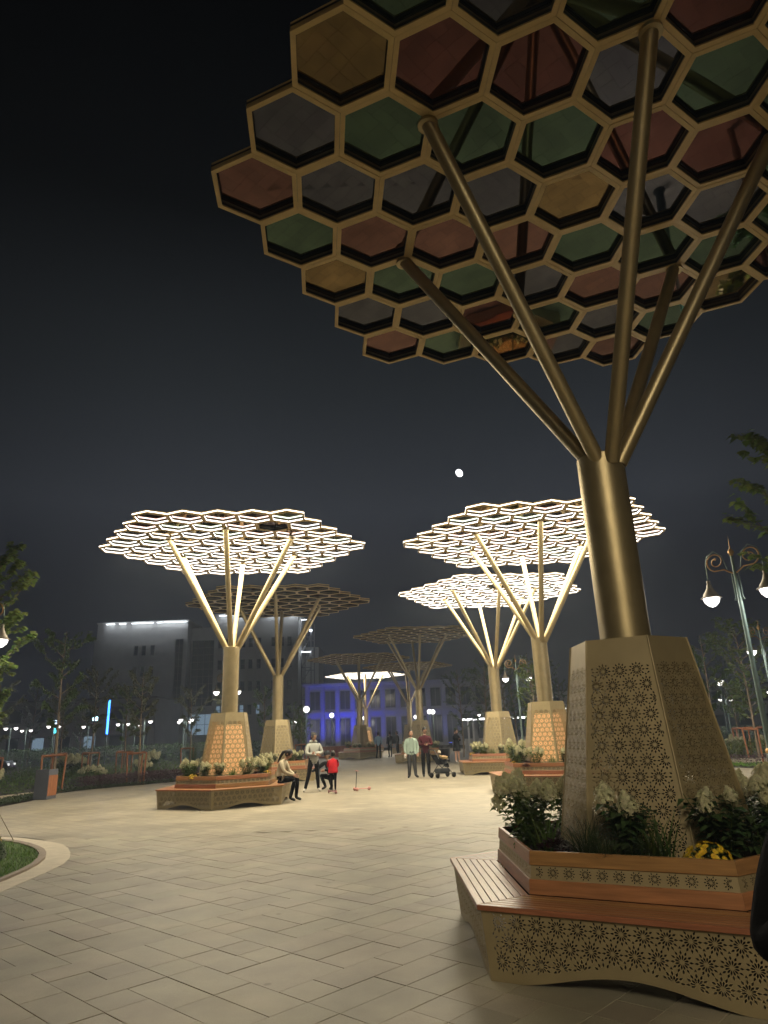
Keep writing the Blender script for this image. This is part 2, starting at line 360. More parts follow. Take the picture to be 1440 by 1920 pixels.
# wooden pieces
def trap(name, u0, u1, y0, y1, z0, z1, m, wd=.003):
    """board along x, mitred: half lengths u0 at y0 (inner) and u1 at y1 (outer), facing -Y"""
    q = MB(); v = [(-u0, -y0, z0), (u0, -y0, z0), (u1, -y1, z0), (-u1, -y1, z0), (-u0, -y0, z1), (u0, -y0, z1), (u1, -y1, z1), (-u1, -y1, z1)]
    q.add(v, [(0, 1, 2, 3), (7, 6, 5, 4), (0, 4, 5, 1), (1, 5, 6, 2), (2, 6, 7, 3), (3, 7, 4, 0)])
    me = q.mesh(name, m); bm = bmesh.new(); bm.from_mesh(me); bmesh.ops.recalc_face_normals(bm, faces=bm.faces); bm.to_mesh(me); bm.free()
    return bevel(me, wd)
A_IN, A_OUT = PL_B * C6 + .006, 1.887 * C6
NS = 7; sw = (A_OUT - A_IN) / NS; t30 = math.tan(R(30))
SLATS = []
for i in range(NS):
    y0, y1 = A_IN + sw * i + .0025, A_IN + sw * (i + 1) - .0025
    SLATS.append(trap('seat_slat', y0 * t30 - .002, y1 * t30 - .002, y0, y1, Z_S - (.028 if i < NS - 1 else .034), Z_S, WOOD))
def board(z0, z1):
    q = MB(); a0, a1 = plR(z0) * C6, plR(z1) * C6; h0, h1 = a0 * t30 - .001, a1 * t30 - .001; th = .03
    g0, g1 = (a0 - th) * t30, (a1 - th) * t30
    v = [(-h0, -a0, z0), (h0, -a0, z0), (h1, -a1, z1), (-h1, -a1, z1), (-g0, -a0 + th, z0), (g0, -a0 + th, z0), (g1, -a1 + th, z1), (-g1, -a1 + th, z1)]
    q.add(v, [(0, 1, 2, 3), (5, 4, 7, 6), (1, 5, 6, 2), (4, 0, 3, 7), (3, 2, 6, 7), (0, 4, 5, 1)])
    return bevel(q.mesh('planter_board', WOOD), .003)
BOARD_L, BOARD_U = board(Z_S + .001, S0), board(S1, Z_P)
q = MB()
for k in range(6):
    a = R(60 * k); vv = []
    q.add([(1.31 * math.cos(a + j * R(60)), 1.31 * math.sin(a + j * R(60)), .66) for j in (0, 1)] + [(0, 0, .66)], [(0, 1, 2)])
SOILM = q.mesh('soil_bed', SOIL)
q = MB(); q.lathe([((plR(Z_S) - .042), Z_S - .02), ((plR(Z_P - .02) - .042), Z_P - .02)], 6, sm=False); LINE = q.mesh('planter_liner', SHADEI)  # dark backing added so the holes of the strip read as shade
q = MB(); q.lathe([(1.34, .07), (1.34, Z_S - .04)], 6, sm=False); q.lathe([(0, .07), (1.34, .07)], 6, sm=False); TROUGH = q.mesh('planter_trough', SHADEI)  # unseen dark box added to block light through the bench panels
# corner bead of the pedestal, cap, column, light liner
q = MB()
for k in range(6):
    a = R(60 * k - 60); q.tube([((P_R0 + .002) * math.cos(a), (P_R0 + .002) * math.sin(a), P_Z0), ((P_R1 + .002) * math.cos(a), (P_R1 + .002) * math.sin(a), P_Z1)], .009, 6)
BEAD = q.mesh('corner_bead', PANEL)
q = MB(); q.add([(P_R1 * math.cos(R(60 * k)), P_R1 * math.sin(R(60 * k)), P_Z1 - .001) for k in range(6)] , [(0, 1, 2, 3, 4, 5)]); CAP = q.mesh('pedestal_cap', PANEL)
q = MB(); q.lathe([(.0, 4.085), (.205, 4.085), (.205, 4.11), (.224, 4.11), (.224, 4.098), (.2225, 4.09), (.222, 2.25)], 56)
COLM = q.mesh('column', GOLD)
q = MB(); q.lathe([(.218, 2.29), (.218, .6)], 32); INPOST = q.mesh('shaded_inner_post', SHADEI)  # column inside the pedestal, its shade put into the near-black colour
q = MB(); q.lathe([(.0, 2.0), (.36, 2.0), (.36, 2.005), (.58, .75), (.0, .75)], 6, 0, sm=False); LINER = q.mesh('lantern_liner', AMBER)

# ------------------------------------------------------------------ canopy cells
S = .5019; HB = 7.1106; HT = .108
def hexpts(r, z, off=30): return [(r * math.cos(R(60 * k + off)), r * math.sin(R(60 * k + off)), z) for k in range(6)]
def ring(q, r0, r1, z0, z1, mi, flip=False):
    v = hexpts(r0, z0) + hexpts(r1, z1); f = [(k, (k + 1) % 6, 6 + (k + 1) % 6, 6 + k) for k in range(6)]
    q.add(v, [x[::-1] for x in f] if flip else f, mi)
RO, RI = S - .0022, S - .056
q = MB(); ring(q, RO, RI, 0, 0, 0, True); ring(q, RI, RI, 0, .018, 0, True); ring(q, RI, RI + .01, .018, .018, 1, True); ring(q, RI + .01, RI + .01, .018, HT, 1, True)
ring(q, RO, RO, 0, .03, 0); ring(q, RO, RO - .004, .03, .036, 1); ring(q, RO - .004, RO - .004, .036, HT, 0); ring(q, RO - .004, RI + .01, HT, HT, 0)
CELL = q.mesh('canopy_cell', [GOLDF, BRONZE])
q = MB(); ring(q, RI + .003, RI + .003, .022, .054, 0, True); ring(q, RI + .003, RI + .0095, .054, .054, 0, True); ring(q, RI + .003, RI + .0095, .024, .024, 0)
LED_ON = q.mesh('light_strip', LEDM)
LED_OFF = q.mesh('light_strip', LEDO)
PANE = {}
for k, m in GL.items():
    q = MB(); q.add(hexpts(RI + .0085, .088) + hexpts(RI + .0085, .096), [(5, 4, 3, 2, 1, 0), (6, 7, 8, 9, 10, 11)] + [(i, (i + 1) % 6, 6 + (i + 1) % 6, 6 + i) for i in range(6)]); PANE[k] = q.mesh('glass_pane', m)
ROWS = [5, 6, 7, 8, 9, 8, 7, 6, 5]
cells = []
for r_, n_ in enumerate(ROWS):      # row 0 is the far row
    for i in range(n_): cells.append((r_, i, (i - (n_ - 1) / 2) * S * 3 ** .5, -(r_ - 4) * 1.5 * S))
# outer edge strip of the whole canopy
keys = {}
for _, _, x, y in cells:
    h = hexpts(S, 0)
    for k in range(6):
        p0 = (round(x + h[k][0], 3), round(y + h[k][1], 3)); p1 = (round(x + h[(k + 1) % 6][0], 3), round(y + h[(k + 1) % 6][1], 3))
        kk = tuple(sorted((p0, p1))); keys.setdefault(kk, []).append((p0, p1))
q = MB()
for kk, v in keys.items():
    if len(v) == 1:
        (x0, y0), (x1, y1) = v[0]; m_ = 1.0008
        q.add([(x0 * m_, y0 * m_, .045), (x1 * m_, y1 * m_, .045), (x1 * m_, y1 * m_, .070), (x0 * m_, y0 * m_, .070)], [(0, 1, 2, 3)])
EDGE_ON = q.mesh('edge_light', LEDM); EDGE_OFF = q.mesh('edge_light', LEDO)
T1PAT = ['pgabp', 'bbrgbg', 'aggbppa', 'gpppgggr', 'pbbbabbgb', 'bgggrrgr', 'arrbggb', 'gbgrgb', 'bgrga']
def branch_mesh(d):
    """d = local angle of one branch; from the column head to the frame joint"""
    q = MB(); x, y = math.cos(d), math.sin(d); r1 = 4 * S
    q.tube([(.115 * x, .115 * y, 4.0), (r1 * x, r1 * y, HB + .02)], .073, 18)
    q.tube([(r1 * x, r1 * y, HB - .03), (r1 * x, r1 * y, HB + .004)], .10, 14)
    return q.mesh('branch', GOLD)
BRANCH = branch_mesh(0)

def canopy_tree(label, x, y, rot, crot, off=(0, 0, 0), lit=False, pat=None, dead=(), inner=False, seed=0):
    t = thing('canopy_tree', label, 'shade tree', (x, y, 0), R(rot))
    rr = random.Random(seed); c0 = R(crot - rot)
    for k in range(6):
        obj('pedestal_panel', PED_PANEL, t, rz=R(60 * k))
    obj('corner_bead', BEAD, t); obj('pedestal_cap', CAP, t); obj('column', COLM, t); obj('shaded_inner_post', INPOST, t)
    if inner: obj('lantern_liner', LINER, t, rz=R(30) - R(30))
    ro = R(-rot); ox, oy = off[0] * math.cos(ro) - off[1] * math.sin(ro), off[0] * math.sin(ro) + off[1] * math.cos(ro)
    for k in range(6): obj('branch', BRANCH, t, (ox * .5, oy * .5, off[2] * .5), c0 + R(30 + 60 * k))
    for n, (r_, i, cx, cy) in enumerate(cells):
        px, py = cx * math.cos(c0) - cy * math.sin(c0) + ox, cx * math.sin(c0) + cy * math.cos(c0) + oy
        z = HB + off[2] + rr.uniform(-.003, .003)
        c = obj('canopy_cell', CELL, t, (px, py, z), c0)
        k = pat[r_][i] if pat else rr.choice('ppgggbbbaar')
        obj('glass_pane', PANE[k], c)
        obj('light_strip', LED_ON if lit and (r_, i) not in dead else LED_OFF, c)
    obj('edge_light', EDGE_ON if lit else EDGE_OFF, t, (ox, oy, HB + off[2]), c0)
    if lit:      # light output of this canopy's strips
        ld = bpy.data.lights.new('canopy_glow', 'AREA'); ld.shape = 'DISK'; ld.size = 7.4; ld.energy = CANOPY_W; ld.color = (1, .87, .62)
        lo = bpy.data.objects.new('canopy_glow', ld); col.objects.link(lo); lo.parent = t; lo.location = (ox, oy, HB + off[2] - .04)
    return t
def planter_bench(label, x, y, rot):
    t = thing('planter_bench', label, 'bench', (x, y, 0), R(rot), 'hexagonal planter benches')
    for k in range(6):
        a = R(60 * k)
        obj('side_panel', BENCH_PANEL, t, rz=a)
        for m in SLATS: obj('seat_slat', m, t, rz=a)
        obj('planter_board', BOARD_L, t, rz=a); obj('planter_board', BOARD_U, t, rz=a); obj('pierced_strip', STRIP, t, rz=a)
    obj('soil_bed', SOILM, t); obj('planter_liner', LINE, t); obj('planter_trough', TROUGH, t)
    return t
# row index in T1PAT counts from the far row
TREES = [
 ('golden lattice shade tree with unlit coloured glass, rising beside the white hydrangeas and yellow mums', 2.152, 6.273, -29, 5.48, (.08, -.13, .02), False, T1PAT, (), False,
  'planter bench with slatted teak seat and floral fretwork, holding yellow mums and purple heuchera'),
 ('glowing shade tree above the bench where the woman in cream sits', -4.49, 19.64, 31.34, 5.13, (-.04, .21, -.03), True, None, ((7, 4),), True,
  'planter bench that the woman in cream sits on'),
 ('large glowing shade tree with amber lit pedestal, in front of the twin scroll street lamp', 4.369, 20.086, -29.5, -2.93, (.1, -.08, -.04), True, None, (), True,
  'planter bench with yellow flowers under the glowing tree with amber lit pedestal'),
 ('smaller glowing shade tree standing next to the woman in a black dress', 4.293, 28.987, -30.3, 5.1, (.11, -.11, .05), True, None, ((6, 3),), False,
  'planter bench beside the stroller family, under the glowing tree with plain pedestal'),
 ('unlit shade tree in front of the grey building, behind the woman in the grey hoodie', -4.68, 29.15, 31, 5.0, (0, 0, 0), False, None, (), False,
  'planter bench behind the standing woman in the grey hoodie'),
 ('unlit shade tree directly behind the couple with the stroller', 1.70, 43.0, 30, 5.0, (0, 0, .25), False, None, (), False,
  'planter bench directly behind the couple with the stroller'),
 ('unlit shade tree in front of the blue lit building, its canopy above a brilliant disc', -2.38, 53.3, 30, 4.0, (0, 0, 0), False, None, (), False,
  'long dark planter bench in front of the blue lit building'),
 ('far glowing shade tree, a brilliant white disc before the blue building', -2.48, 69.0, 31, 4.0, (0, 0, 0), True, None, (), True,
  'farthest planter bench, below the brilliant white disc'),
 ('far unlit shade tree seen through the branches behind the couple', 1.54, 61.0, 30, 4.0, (0, 0, 0), False, None, (), False,
  'far planter bench seen past the couple with the stroller'),
 ('glowing shade tree behind the photographer, lighting the near paving', 1.0, -7.0, 30, 3.0, (0, 0, 0), True, None, (), False,
  'planter bench behind the photographer'),
]
for n, (lb, x, y, rot, crot, off, lit, pat, dead, inner, bl) in enumerate(TREES):
    canopy_tree(lb, x, y, rot, crot, off, lit, pat, dead, inner, n + 1)
    planter_bench(bl, x, y, rot)

# ================================================================== vegetation
def leafmat(name, c, tr=.25): return mat(name, c, .45, 0, .30, 3, spec=.4, sss=tr, rand=.22)
LEAF_D = leafmat('leaf_dark', (.065, .115, .04)); LEAF_M = leafmat('leaf_mid', (.105, .17, .042), .42); LEAF_Y = leafmat('leaf_yellowgreen', (.135, .17, .035))
LEAF_G = leafmat('leaf_grey', (.16, .175, .10), .35); LEAF_MP = leafmat('leaf_maple', (.15, .21, .05), .45); BARK = mat('young_bark', (.21, .155, .10), .8, 0, .25, 10, .3, 30); PURP = leafmat('leaf_purple', (.045, .014, .02))
CREAM = mat('hydrangea_cream', (.66, .63, .40), .7, 0, .2, 20, rand=.15, sss=.35); YEL = mat('mum_yellow', (.72, .47, .02), .6, 0, .2, 20, rand=.15)
HEATH = leafmat('heather', (.105, .055, .060)); GRASS = leafmat('lawn_grass', (.115, .24, .022)); GRASSD = leafmat('tuft_grass', (.055, .085, .03))
def leaf(q, p, d, L, W, mi=0, fold=.25, droop=.2, nrm=None):
    """folded ovate leaf from p along d"""
    d = Vector(d).normalized(); u = Vector(nrm) if nrm else Vector((0, 0, 1))
    s = d.cross(u)
    if s.length < .05: s = d.cross(Vector((1, .3, 0)))
    s.normalize(); u = s.cross(d); p = Vector(p)
    m = p + d * L * .45; t = p + d * L - u * L * droop
    q.add([p, m + s * W / 2 + u * W * fold, t, m - s * W / 2 + u * W * fold, m], [(0, 1, 4), (1, 2, 4), (0, 4, 3), (4, 2, 3)], mi)
def blade(q, p, d, L, W, bend, mi=0, n=3):
    d = Vector(d).normalized(); s = d.cross(Vector((0, 0, 1)))
    if s.length < .05: s = Vector((1, 0, 0))
    s.normalize(); out = Vector((d.x, d.y, 0)); p = Vector(p); vs = []
    if out.length > .01: out.normalize()
    for i in range(n + 1):
        t = i / n; c = p + d * L * t + out * bend * L * t * t - Vector((0, 0, 1)) * bend * L * .6 * t * t; ww = W * (1 - t) ** .6 / 2 + .0006
        vs += [c - s * ww, c + s * ww]
    q.add(vs, [(2 * i, 2 * i + 1, 2 * i + 3, 2 * i + 2) for i in range(n)], mi)
def rdir(rr, zmin=-1., zmax=1.):
    a = rr.uniform(0, 2 * math.pi); z = rr.uniform(zmin, zmax); h = math.sqrt(max(0, 1 - z * z)); return Vector((h * math.cos(a), h * math.sin(a), z))
def panicle(seed):
    rr = random.Random(seed); q = MB()
    for i in range(150):
        t = rr.random() ** .8; z = .17 * t; rad = .092 * math.sin(math.pi * (.22 + .76 * t)) * (.6 + .5 * rr.random()); a = rr.uniform(0, 6.283)
        n = Vector((math.cos(a), math.sin(a), .35)).normalized(); c = Vector((rad * math.cos(a), rad * math.sin(a), z))
        s = n.cross(Vector((0, 0, 1))).normalized(); u = s.cross(n); k = .019 + .009 * rr.random(); rt_ = rr.uniform(0, 1.57)
        s, u = s * math.cos(rt_) + u * math.sin(rt_), u * math.cos(rt_) - s * math.sin(rt_)
        q.add([c + s * k, c + u * k * .5 + s * k * .3 + n * .004, c + u * k, c - s * k * .3 + u * k * .3, c - s * k, c - u * k * .4, c - u * k, c + s * k * .3 - u * k * .3], [(0, 1, 2, 3, 4, 5, 6, 7)])
    return q.mesh('flower_head', CREAM)
PAN = [panicle(i) for i in range(3)]
def hydrangea_proto(seed, lm, H=.58, n=9, spread=.27, heads=True):
    rr = random.Random(seed); q = MB(); hp = []
    for i in range(n):
        a = 6.283 * i / n + rr.uniform(-.4, .4); sp = spread * rr.uniform(.25, 1); h = H * rr.uniform(.72, 1.05)
        tip = Vector((sp * math.cos(a), sp * math.sin(a), h)); base = Vector((.05 * math.cos(a), .05 * math.sin(a), 0)); mid = base.lerp(tip, .5) + Vector((0, 0, .05))
        q.tube([base, mid, tip], [.006, .005, .004], 5, 1)
        for k in range(11):
            t = .12 + .86 * k / 11; p = base.lerp(mid, t * 2) if t < .5 else mid.lerp(tip, t * 2 - 1)
            for sgn in (0, math.pi):
                b_ = k * 1.57 + sgn + rr.uniform(-.3, .3); L = rr.uniform(.11, .18)
                leaf(q, p, (math.cos(b_), math.sin(b_), rr.uniform(-.1, .5)), L, L * .62, 0, .12, rr.uniform(.1, .4))
        hp.append((tip, a))
    return q.mesh('foliage', [lm, LEAF_M]), hp if heads else []
HYD = [hydrangea_proto(1, LEAF_M), hydrangea_proto(2, LEAF_D), hydrangea_proto(3, LEAF_M, .52, 8), hydrangea_proto(4, LEAF_D, .62, 11, .34)]
def tuft(seed, n, L, W, sp, m, bend):
    rr = random.Random(seed); q = MB()
    for i in range(n):
        a = rr.uniform(0, 6.283); tl = rr.uniform(.05, .75); blade(q, (rr.uniform(-sp, sp), rr.uniform(-sp, sp), 0), (math.cos(a) * tl, math.sin(a) * tl, 1), L * rr.uniform(.6, 1.1), W * rr.uniform(.7, 1.2), bend * rr.uniform(.3, 1.4))
    return q.mesh('foliage', m)
IRIS = tuft(1, 34, .42, .022, .07, LEAF_M, .25); FEATH = tuft(2, 190, .42, .005, .08, GRASSD, .55); FEATH2 = tuft(5, 150, .36, .006, .07, LEAF_Y, .5)
def mum_proto(seed):
    rr = random.Random(seed); q = MB(); fl = MB()
    for i in range(150):
        d = rdir(rr, .0, 1); p = Vector((d.x * .15, d.y * .15, d.z * .13)); leaf(q, p * .8, d, .05, .03, 0, .1, .2)
    for i in range(46):
        d = rdir(rr, .25, 1); p = Vector((d.x * .17, d.y * .17, .02 + d.z * .15))
        s = d.cross(Vector((0, .3, 1))).normalized(); u = s.cross(d)
        for k in range(12):
            a = 6.283 * k / 12; e = s * math.cos(a) + u * math.sin(a); e2 = s * math.cos(a + .3) + u * math.sin(a + .3); e0 = s * math.cos(a - .3) + u * math.sin(a - .3)
            fl.add([p, p + e0 * .016 + d * .004, p + e * .026 + d * .008, p + e2 * .016 + d * .004], [(0, 1, 2, 3)])
    return q.mesh('foliage', LEAF_D), fl.mesh('blossom', YEL)
MUM = mum_proto(3)
def heuchera(seed, m):
    rr = random.Random(seed); q = MB()
    for i in range(130):
        d = rdir(rr, .1, 1); p = Vector((d.x * .16, d.y * .16, d.z * .11)); e = Vector((d.x, d.y, .25 + rr.uniform(-.3, .4)))
        leaf(q, p, e, .07, .07, 0, .15, .3)
    return q.mesh('foliage', m)
HEU = heuchera(4, PURP)
def plant(kind, x, y, z, s, where, seed=0):
    rr = random.Random(seed * 31 + 5); rz = rr.uniform(0, 6.283)
    if kind[0] == 'h' and kind[1].isdigit():
        me, hp = HYD[int(kind[1])]
        t = thing('hydrangea', 'white hydrangea with cone shaped flower heads ' + where, 'plant', (x, y, z), rz, 'hydrangeas ' + where, s)
        obj('foliage', me, t)
        for i, (tip, a) in enumerate(hp):
            if kind.endswith('s') and i % 3: continue
            f = obj('flower_head', PAN[(i + seed) % 3], t, tip - Vector((0, 0, .03)), a, rr.uniform(.8, 1.15)); f.rotation_euler = (rr.uniform(-.4, .4), rr.uniform(-.4, .4), a)
    elif kind == 'iris': t = thing('iris_clump', 'clump of upright sword shaped green leaves ' + where, 'plant', (x, y, z), rz, 'iris clumps ' + where, s); obj('foliage', IRIS, t)
    elif kind == 'grass': t = thing('grass_tuft', 'arching fine leaved grass tuft ' + where, 'plant', (x, y, z), rz, 'grass tufts ' + where, s); obj('foliage', FEATH, t)
    elif kind == 'ygrass': t = thing('grass_tuft', 'bright yellow green grass tuft ' + where, 'plant', (x, y, z), rz, 'bright grass tufts ' + where, s); obj('foliage', FEATH2, t)
    elif kind == 'mum': t = thing('chrysanthemum', 'yellow chrysanthemum cushion ' + where, 'plant', (x, y, z), rz, 'yellow mums ' + where, s); obj('foliage', MUM[0], t); obj('blossom', MUM[1], t)
    else: t = thing('heuchera', 'low purple leaved heuchera ' + where, 'plant', (x, y, z), rz, 'purple heucheras ' + where, s); obj('foliage', HEU, t)
    return t
def ringplants(cx, cy, lst, where, z=.655):
    for i, (k, a, r_, s) in enumerate(lst): plant(k, cx + r_ * math.cos(R(a)), cy + r_ * math.sin(R(a)), z, s, where, i + int(cx * 7))
W1 = 'in the planter of the near unlit shade tree'
NEAR = [('h0', 184, 1.06, .82, 'white hydrangea nearest the pale seat slats, beside sword shaped leaves'), ('iris', 196, 1.0, .85, 'sword leaved iris clump next to the purple heuchera'), ('heu', 206, 1.03, .85, 'low purple heuchera at the planter corner'), ('h2', 164, 1.0, .8, 'white hydrangea behind the iris clump, against the pedestal'),
   ('grass', 222, .98, .95, 'fine grass tuft between the heuchera and the middle hydrangea'), ('h1s', 240, .93, .82, 'sparsely flowering hydrangea before the pierced pedestal face'), ('grass', 233, 1.08, .72, 'short grass tuft at the planter board, right of the heuchera'), ('grass', 248, 1.05, .8, 'grass tuft beside the dark iris clump'), ('iris', 252, .98, .95, 'dark iris clump before the pedestal edge'),
   ('h3s', 281, .95, .72, 'wide dark hydrangea directly behind the yellow mums'), ('h1s', 299, 1.0, .76, 'dark hydrangea shaded by the pedestal side face'), ('mum', 268.5, 1.09, .95, 'yellow chrysanthemum cushion at the planter board corner'), ('h0', 322, 1.05, .85, 'lamp lit hydrangea at the planter side facing the scroll lamp'), ('grass', 296, 1.13, .7, 'grass tuft right of the yellow mums'), ('h2', 342, 1.02, .85, 'pale hydrangea beyond the pedestal, near the scroll lamp'),
   ('h0', 10, 1.0, .8, 'hydrangea hidden on the far side of the near pedestal'), ('iris', 30, 1.0, .8, 'iris clump hidden behind the near pedestal'), ('h1', 55, 1.0, .7, 'dark hydrangea hidden behind the near pedestal'), ('grass', 90, 1.0, .8, 'grass tuft hidden behind the near pedestal'), ('h2', 120, 1.0, .75, 'hydrangea at the back corner of the near planter'), ('heu', 146, 1.0, .9, 'purple heuchera at the back of the near planter')]
for i, (k, a, r_, s_, lb) in enumerate(NEAR):
    t = plant(k, 2.152 + r_ * math.cos(R(a)), 6.273 + r_ * math.sin(R(a)), .655, s_, W1, i); t['label'] = lb; t['group'] = 'plants of the near planter'
std = [('h0', 205, 1.02, .72), ('mum', 232, 1.12, .8), ('h2', 248, 1.0, .68), ('h3s', 270, 1.02, .6), ('iris', 290, 1.0, .8), ('h0', 312, 1.02, .7), ('heu', 325, 1.1, .9), ('h2', 340, 1.0, .72), ('mum', 352, 1.1, .8), ('ygrass', 190, 1.05, .9), ('h1', 170, 1.0, .7), ('h0', 20, 1.0, .75)]
ringplants(-4.49, 19.64, std, 'in the planter behind the seated woman')
ringplants(4.369, 20.086, [(k, 540 - a + 8, r_, s) for k, a, r_, s in std] + [('ygrass', 205, 1.08, 1.15), ('h0', 192, 1.0, .95)], 'around the amber lit pedestal')
ringplants(4.293, 28.987, [(k, 540 - a - 6, r_, s) for k, a, r_, s in std] + [('ygrass', 225, 1.05, 1.1)], 'around the plain pedestal beside the stroller family')
ringplants(-4.68, 29.15, std[2:8], 'in the planter behind the hoodie woman')
ringplants(1.70, 43.0, std[:8], 'in the planter behind the couple')
ringplants(-2.38, 53.3, std[:9], 'in the dark planter before the blue building')

# ---- young trees
def young_tree(seed, H, cw, clear, lm, nl, ls, maple=False, dense=1.0):
    rr = random.Random(seed); w_ = MB(); c = MB(); top = Vector((rr.uniform(-.15, .15), rr.uniform(-.15, .15), H))
    def tp(t): return Vector((top.x * t + .06 * math.sin(3 * t + seed), top.y * t + .05 * math.cos(4 * t + seed), H * t))
    w_.tube([tp(i / 8) for i in range(9)], [.05 * (1 - .85 * i / 8) * (H / 5) + .006 for i in range(9)], 8)
    twigs = []
    nb = int(16 * dense)
    for i in range(nb):
        t = clear + (.93 - clear) * (i + rr.random()) / nb; p = tp(t); a = i * 2.4 + rr.uniform(-.5, .5)
        f = math.sin(math.pi * min(1, (1 - t) / (1 - clear) * .75 + .12)); L = cw * f * rr.uniform(.75, 1.15)
        d = Vector((math.cos(a), math.sin(a), rr.uniform(.7, 1.3))); e = p + d.normalized() * L; m_ = p.lerp(e, .5) + Vector((math.cos(a), math.sin(a), -.2)) * L * .12
        w_.tube([p, m_, e], [.018 * (H / 5), .011 * (H / 5), .004], 5); twigs += [(p.lerp(m_, .5), m_), (m_, e)]
        for k in range(3):
            q0 = m_.lerp(e, rr.random()); b_ = a + rr.uniform(-1.3, 1.3); e2 = q0 + Vector((math.cos(b_), math.sin(b_), rr.uniform(.1, 1.2))).normalized() * L * .4
            w_.tube([q0, e2], [.006, .002], 4); twigs.append((q0, e2))
    twigs.append((tp(.85), tp(1)))
    for i in range(nl):
        a, b_ = rr.choice(twigs); p = a.lerp(b_, rr.random() ** .7) + rdir(rr) * .05
        d = rdir(rr, -.8, .35); L = ls * rr.uniform(.6, 1.2)
        if maple:
            d2 = (Vector((d.x, d.y, 0)) + Vector((0, 0, -.45))).normalized(); s_ = d2.cross(Vector((0, 0, 1))).normalized(); u_ = s_.cross(d2); vs = [p]
            pr = [(-.1, 0), (.05, .30), (.30, .50), (.36, .24), (.62, .40), (.60, .17), (1.0, 0), (.60, -.17), (.62, -.40), (.36, -.24), (.30, -.50), (.05, -.30)]
            vs = [p + d2 * L * x + s_ * L * y + u_ * abs(y) * L * .25 for x, y in pr]
            c.add(vs, [tuple(range(12))])
        else: leaf(c, p, d, L, L * .55, 0, .12, .25)
    return w_.mesh('trunk', BARK), c.mesh('crown', lm)
TK = {'slim': young_tree(11, 4.6, 1.0, .38, LEAF_G, 4600, .095), 'slim2': young_tree(12, 5.4, 1.15, .36, LEAF_M, 6000, .095), 'maple': young_tree(13, 6.4, 1.25, .22, LEAF_MP, 3000, .15, True, 1.9),
      'maple2': young_tree(15, 5.8, 1.55, .28, LEAF_MP, 3000, .145, True, 1.9), 'dark': young_tree(14, 6.5, 1.5, .22, LEAF_D, 5200, .11, False, 1.5), 'round': young_tree(16, 3.4, 1.1, .42, LEAF_M, 2600, .09, False, 1.2)}
def tree(kind, x, y, s, label, name='young_tree', rz=None, group=None):
    t = thing(name, label, 'tree', (x, y, -.05), rz if rz is not None else (x * 3.7 + y) % 6.28, group, s)
    obj('trunk', TK[kind][0], t); obj('crown', TK[kind][1], t); return t
q = MB(); q.tube([(0, 0, 0), (0, 0, 1.3)], .035, 8); STK = q.mesh('stake_post', WOODD)
q = MB(); q.tube([(-.38, 0, 0), (.38, 0, 0)], .032, 8); RAIL = q.mesh('stake_rail', WOODD)
def stakes(x, y, label, s=1., rz=0., group='wooden tree stakes'):
    t = thing('tree_stake_frame', label, 'tree stake', (x, y, -.05), rz, group, s); P = []
    for k in range(3): a = R(90 + 120 * k); P.append((.40 * math.cos(a), .40 * math.sin(a))); o = obj('stake_post', STK, t, (P[-1][0], P[-1][1], 0)); o.rotation_euler = (-.05 * math.sin(a), .05 * math.cos(a), 0)
    for k in range(3):
        a, c = P[k], P[(k + 1) % 3]; obj('stake_rail', RAIL, t, ((a[0] + c[0]) / 2 * .93, (a[1] + c[1]) / 2 * .93, 1.24 + .03 * k), math.atan2(c[1] - a[1], c[0] - a[0]))
# left bed
LB = 'slender staked tree in the heather bed before the grey building'
for i, (k, x, y, s, st) in enumerate([('slim', -10.8, 30.6, 1.0, 1), ('slim', -15.1, 35.9, 1.15, 1), ('slim2', -13.9, 37.2, .85, 1), ('slim', -11.6, 41, 1.0, 1), ('slim', -9.4, 40, .95, 1), ('slim', -18.5, 40, 1.05, 1), ('slim2', -8.2, 46, .9, 0), ('slim', -17.4, 31.2, .95, 1)]):
    tree(k, x, y, s, LB, group='slender trees in the left bed')
    if st: stakes(x, y, 'reddish wooden stake frame holding a slender tree in the heather bed', 1.0, i * 1.3)
tree('slim2', -13.0, 27.6, 1.12, 'tall slim tree with stakes right behind the litter bin'); stakes(-13.0, 27.6, 'reddish wooden stake frame right behind the litter bin', 1.05, .5)
stakes(-13.9, 24.6, 'reddish wooden stake frame beside the litter bin, cut by the picture edge', 1.05, .2)
tree('maple', -10.05, 17.0, 1.03, 'broad leaved maple growing over the twin street lamp on the lawn side', 'maple_tree', 1.1)
# right side
tree('maple2', 8.15, 12.2, 1.2, 'broad leaved maple overhanging the tall twin scroll lamp', 'maple_tree', .6)
tree('maple2', 15.2, 30.2, .98, 'staked maple behind the tall twin scroll lamp', 'maple_tree', 2.2); stakes(15.2, 30.2, 'orange wooden stake frame behind the tall twin scroll lamp', 1.05, .8)
tree('slim2', 14.4, 32.0, 1.02, 'narrow pointed tree beside the unlit pedestal edge', rz=1.)
tree('round', 18.3, 38, 1.05, 'small round headed tree below the bright floodlight'); stakes(18.3, 38, 'orange wooden stake frame around the small round headed tree', 1., .3)
tree('maple', 7.0, 34.8, .75, 'lamp lit maple whose pale leaves hang by the scroll lamp', 'maple_tree', 2.9)
for i, (x, y, s) in enumerate([(4.6, 47, .86), (6.0, 45, .92), (7.6, 47.5, .9), (8.8, 44, .95), (10.6, 50, 1.0), (6.9, 52, .95), (9.3, 54, 1.05)]):
    tree('dark', x, y, s, 'dark leafy tree in the row behind the woman in black', 'dark_tree', group='dark trees on the right')
for i, (x, y, s) in enumerate([(-6.3, 50, .68), (-7.2, 52, .75)]): tree('slim2', x, y, s, 'small tree by the globe lamp behind the hoodie woman', group='small trees by the globe lamp')
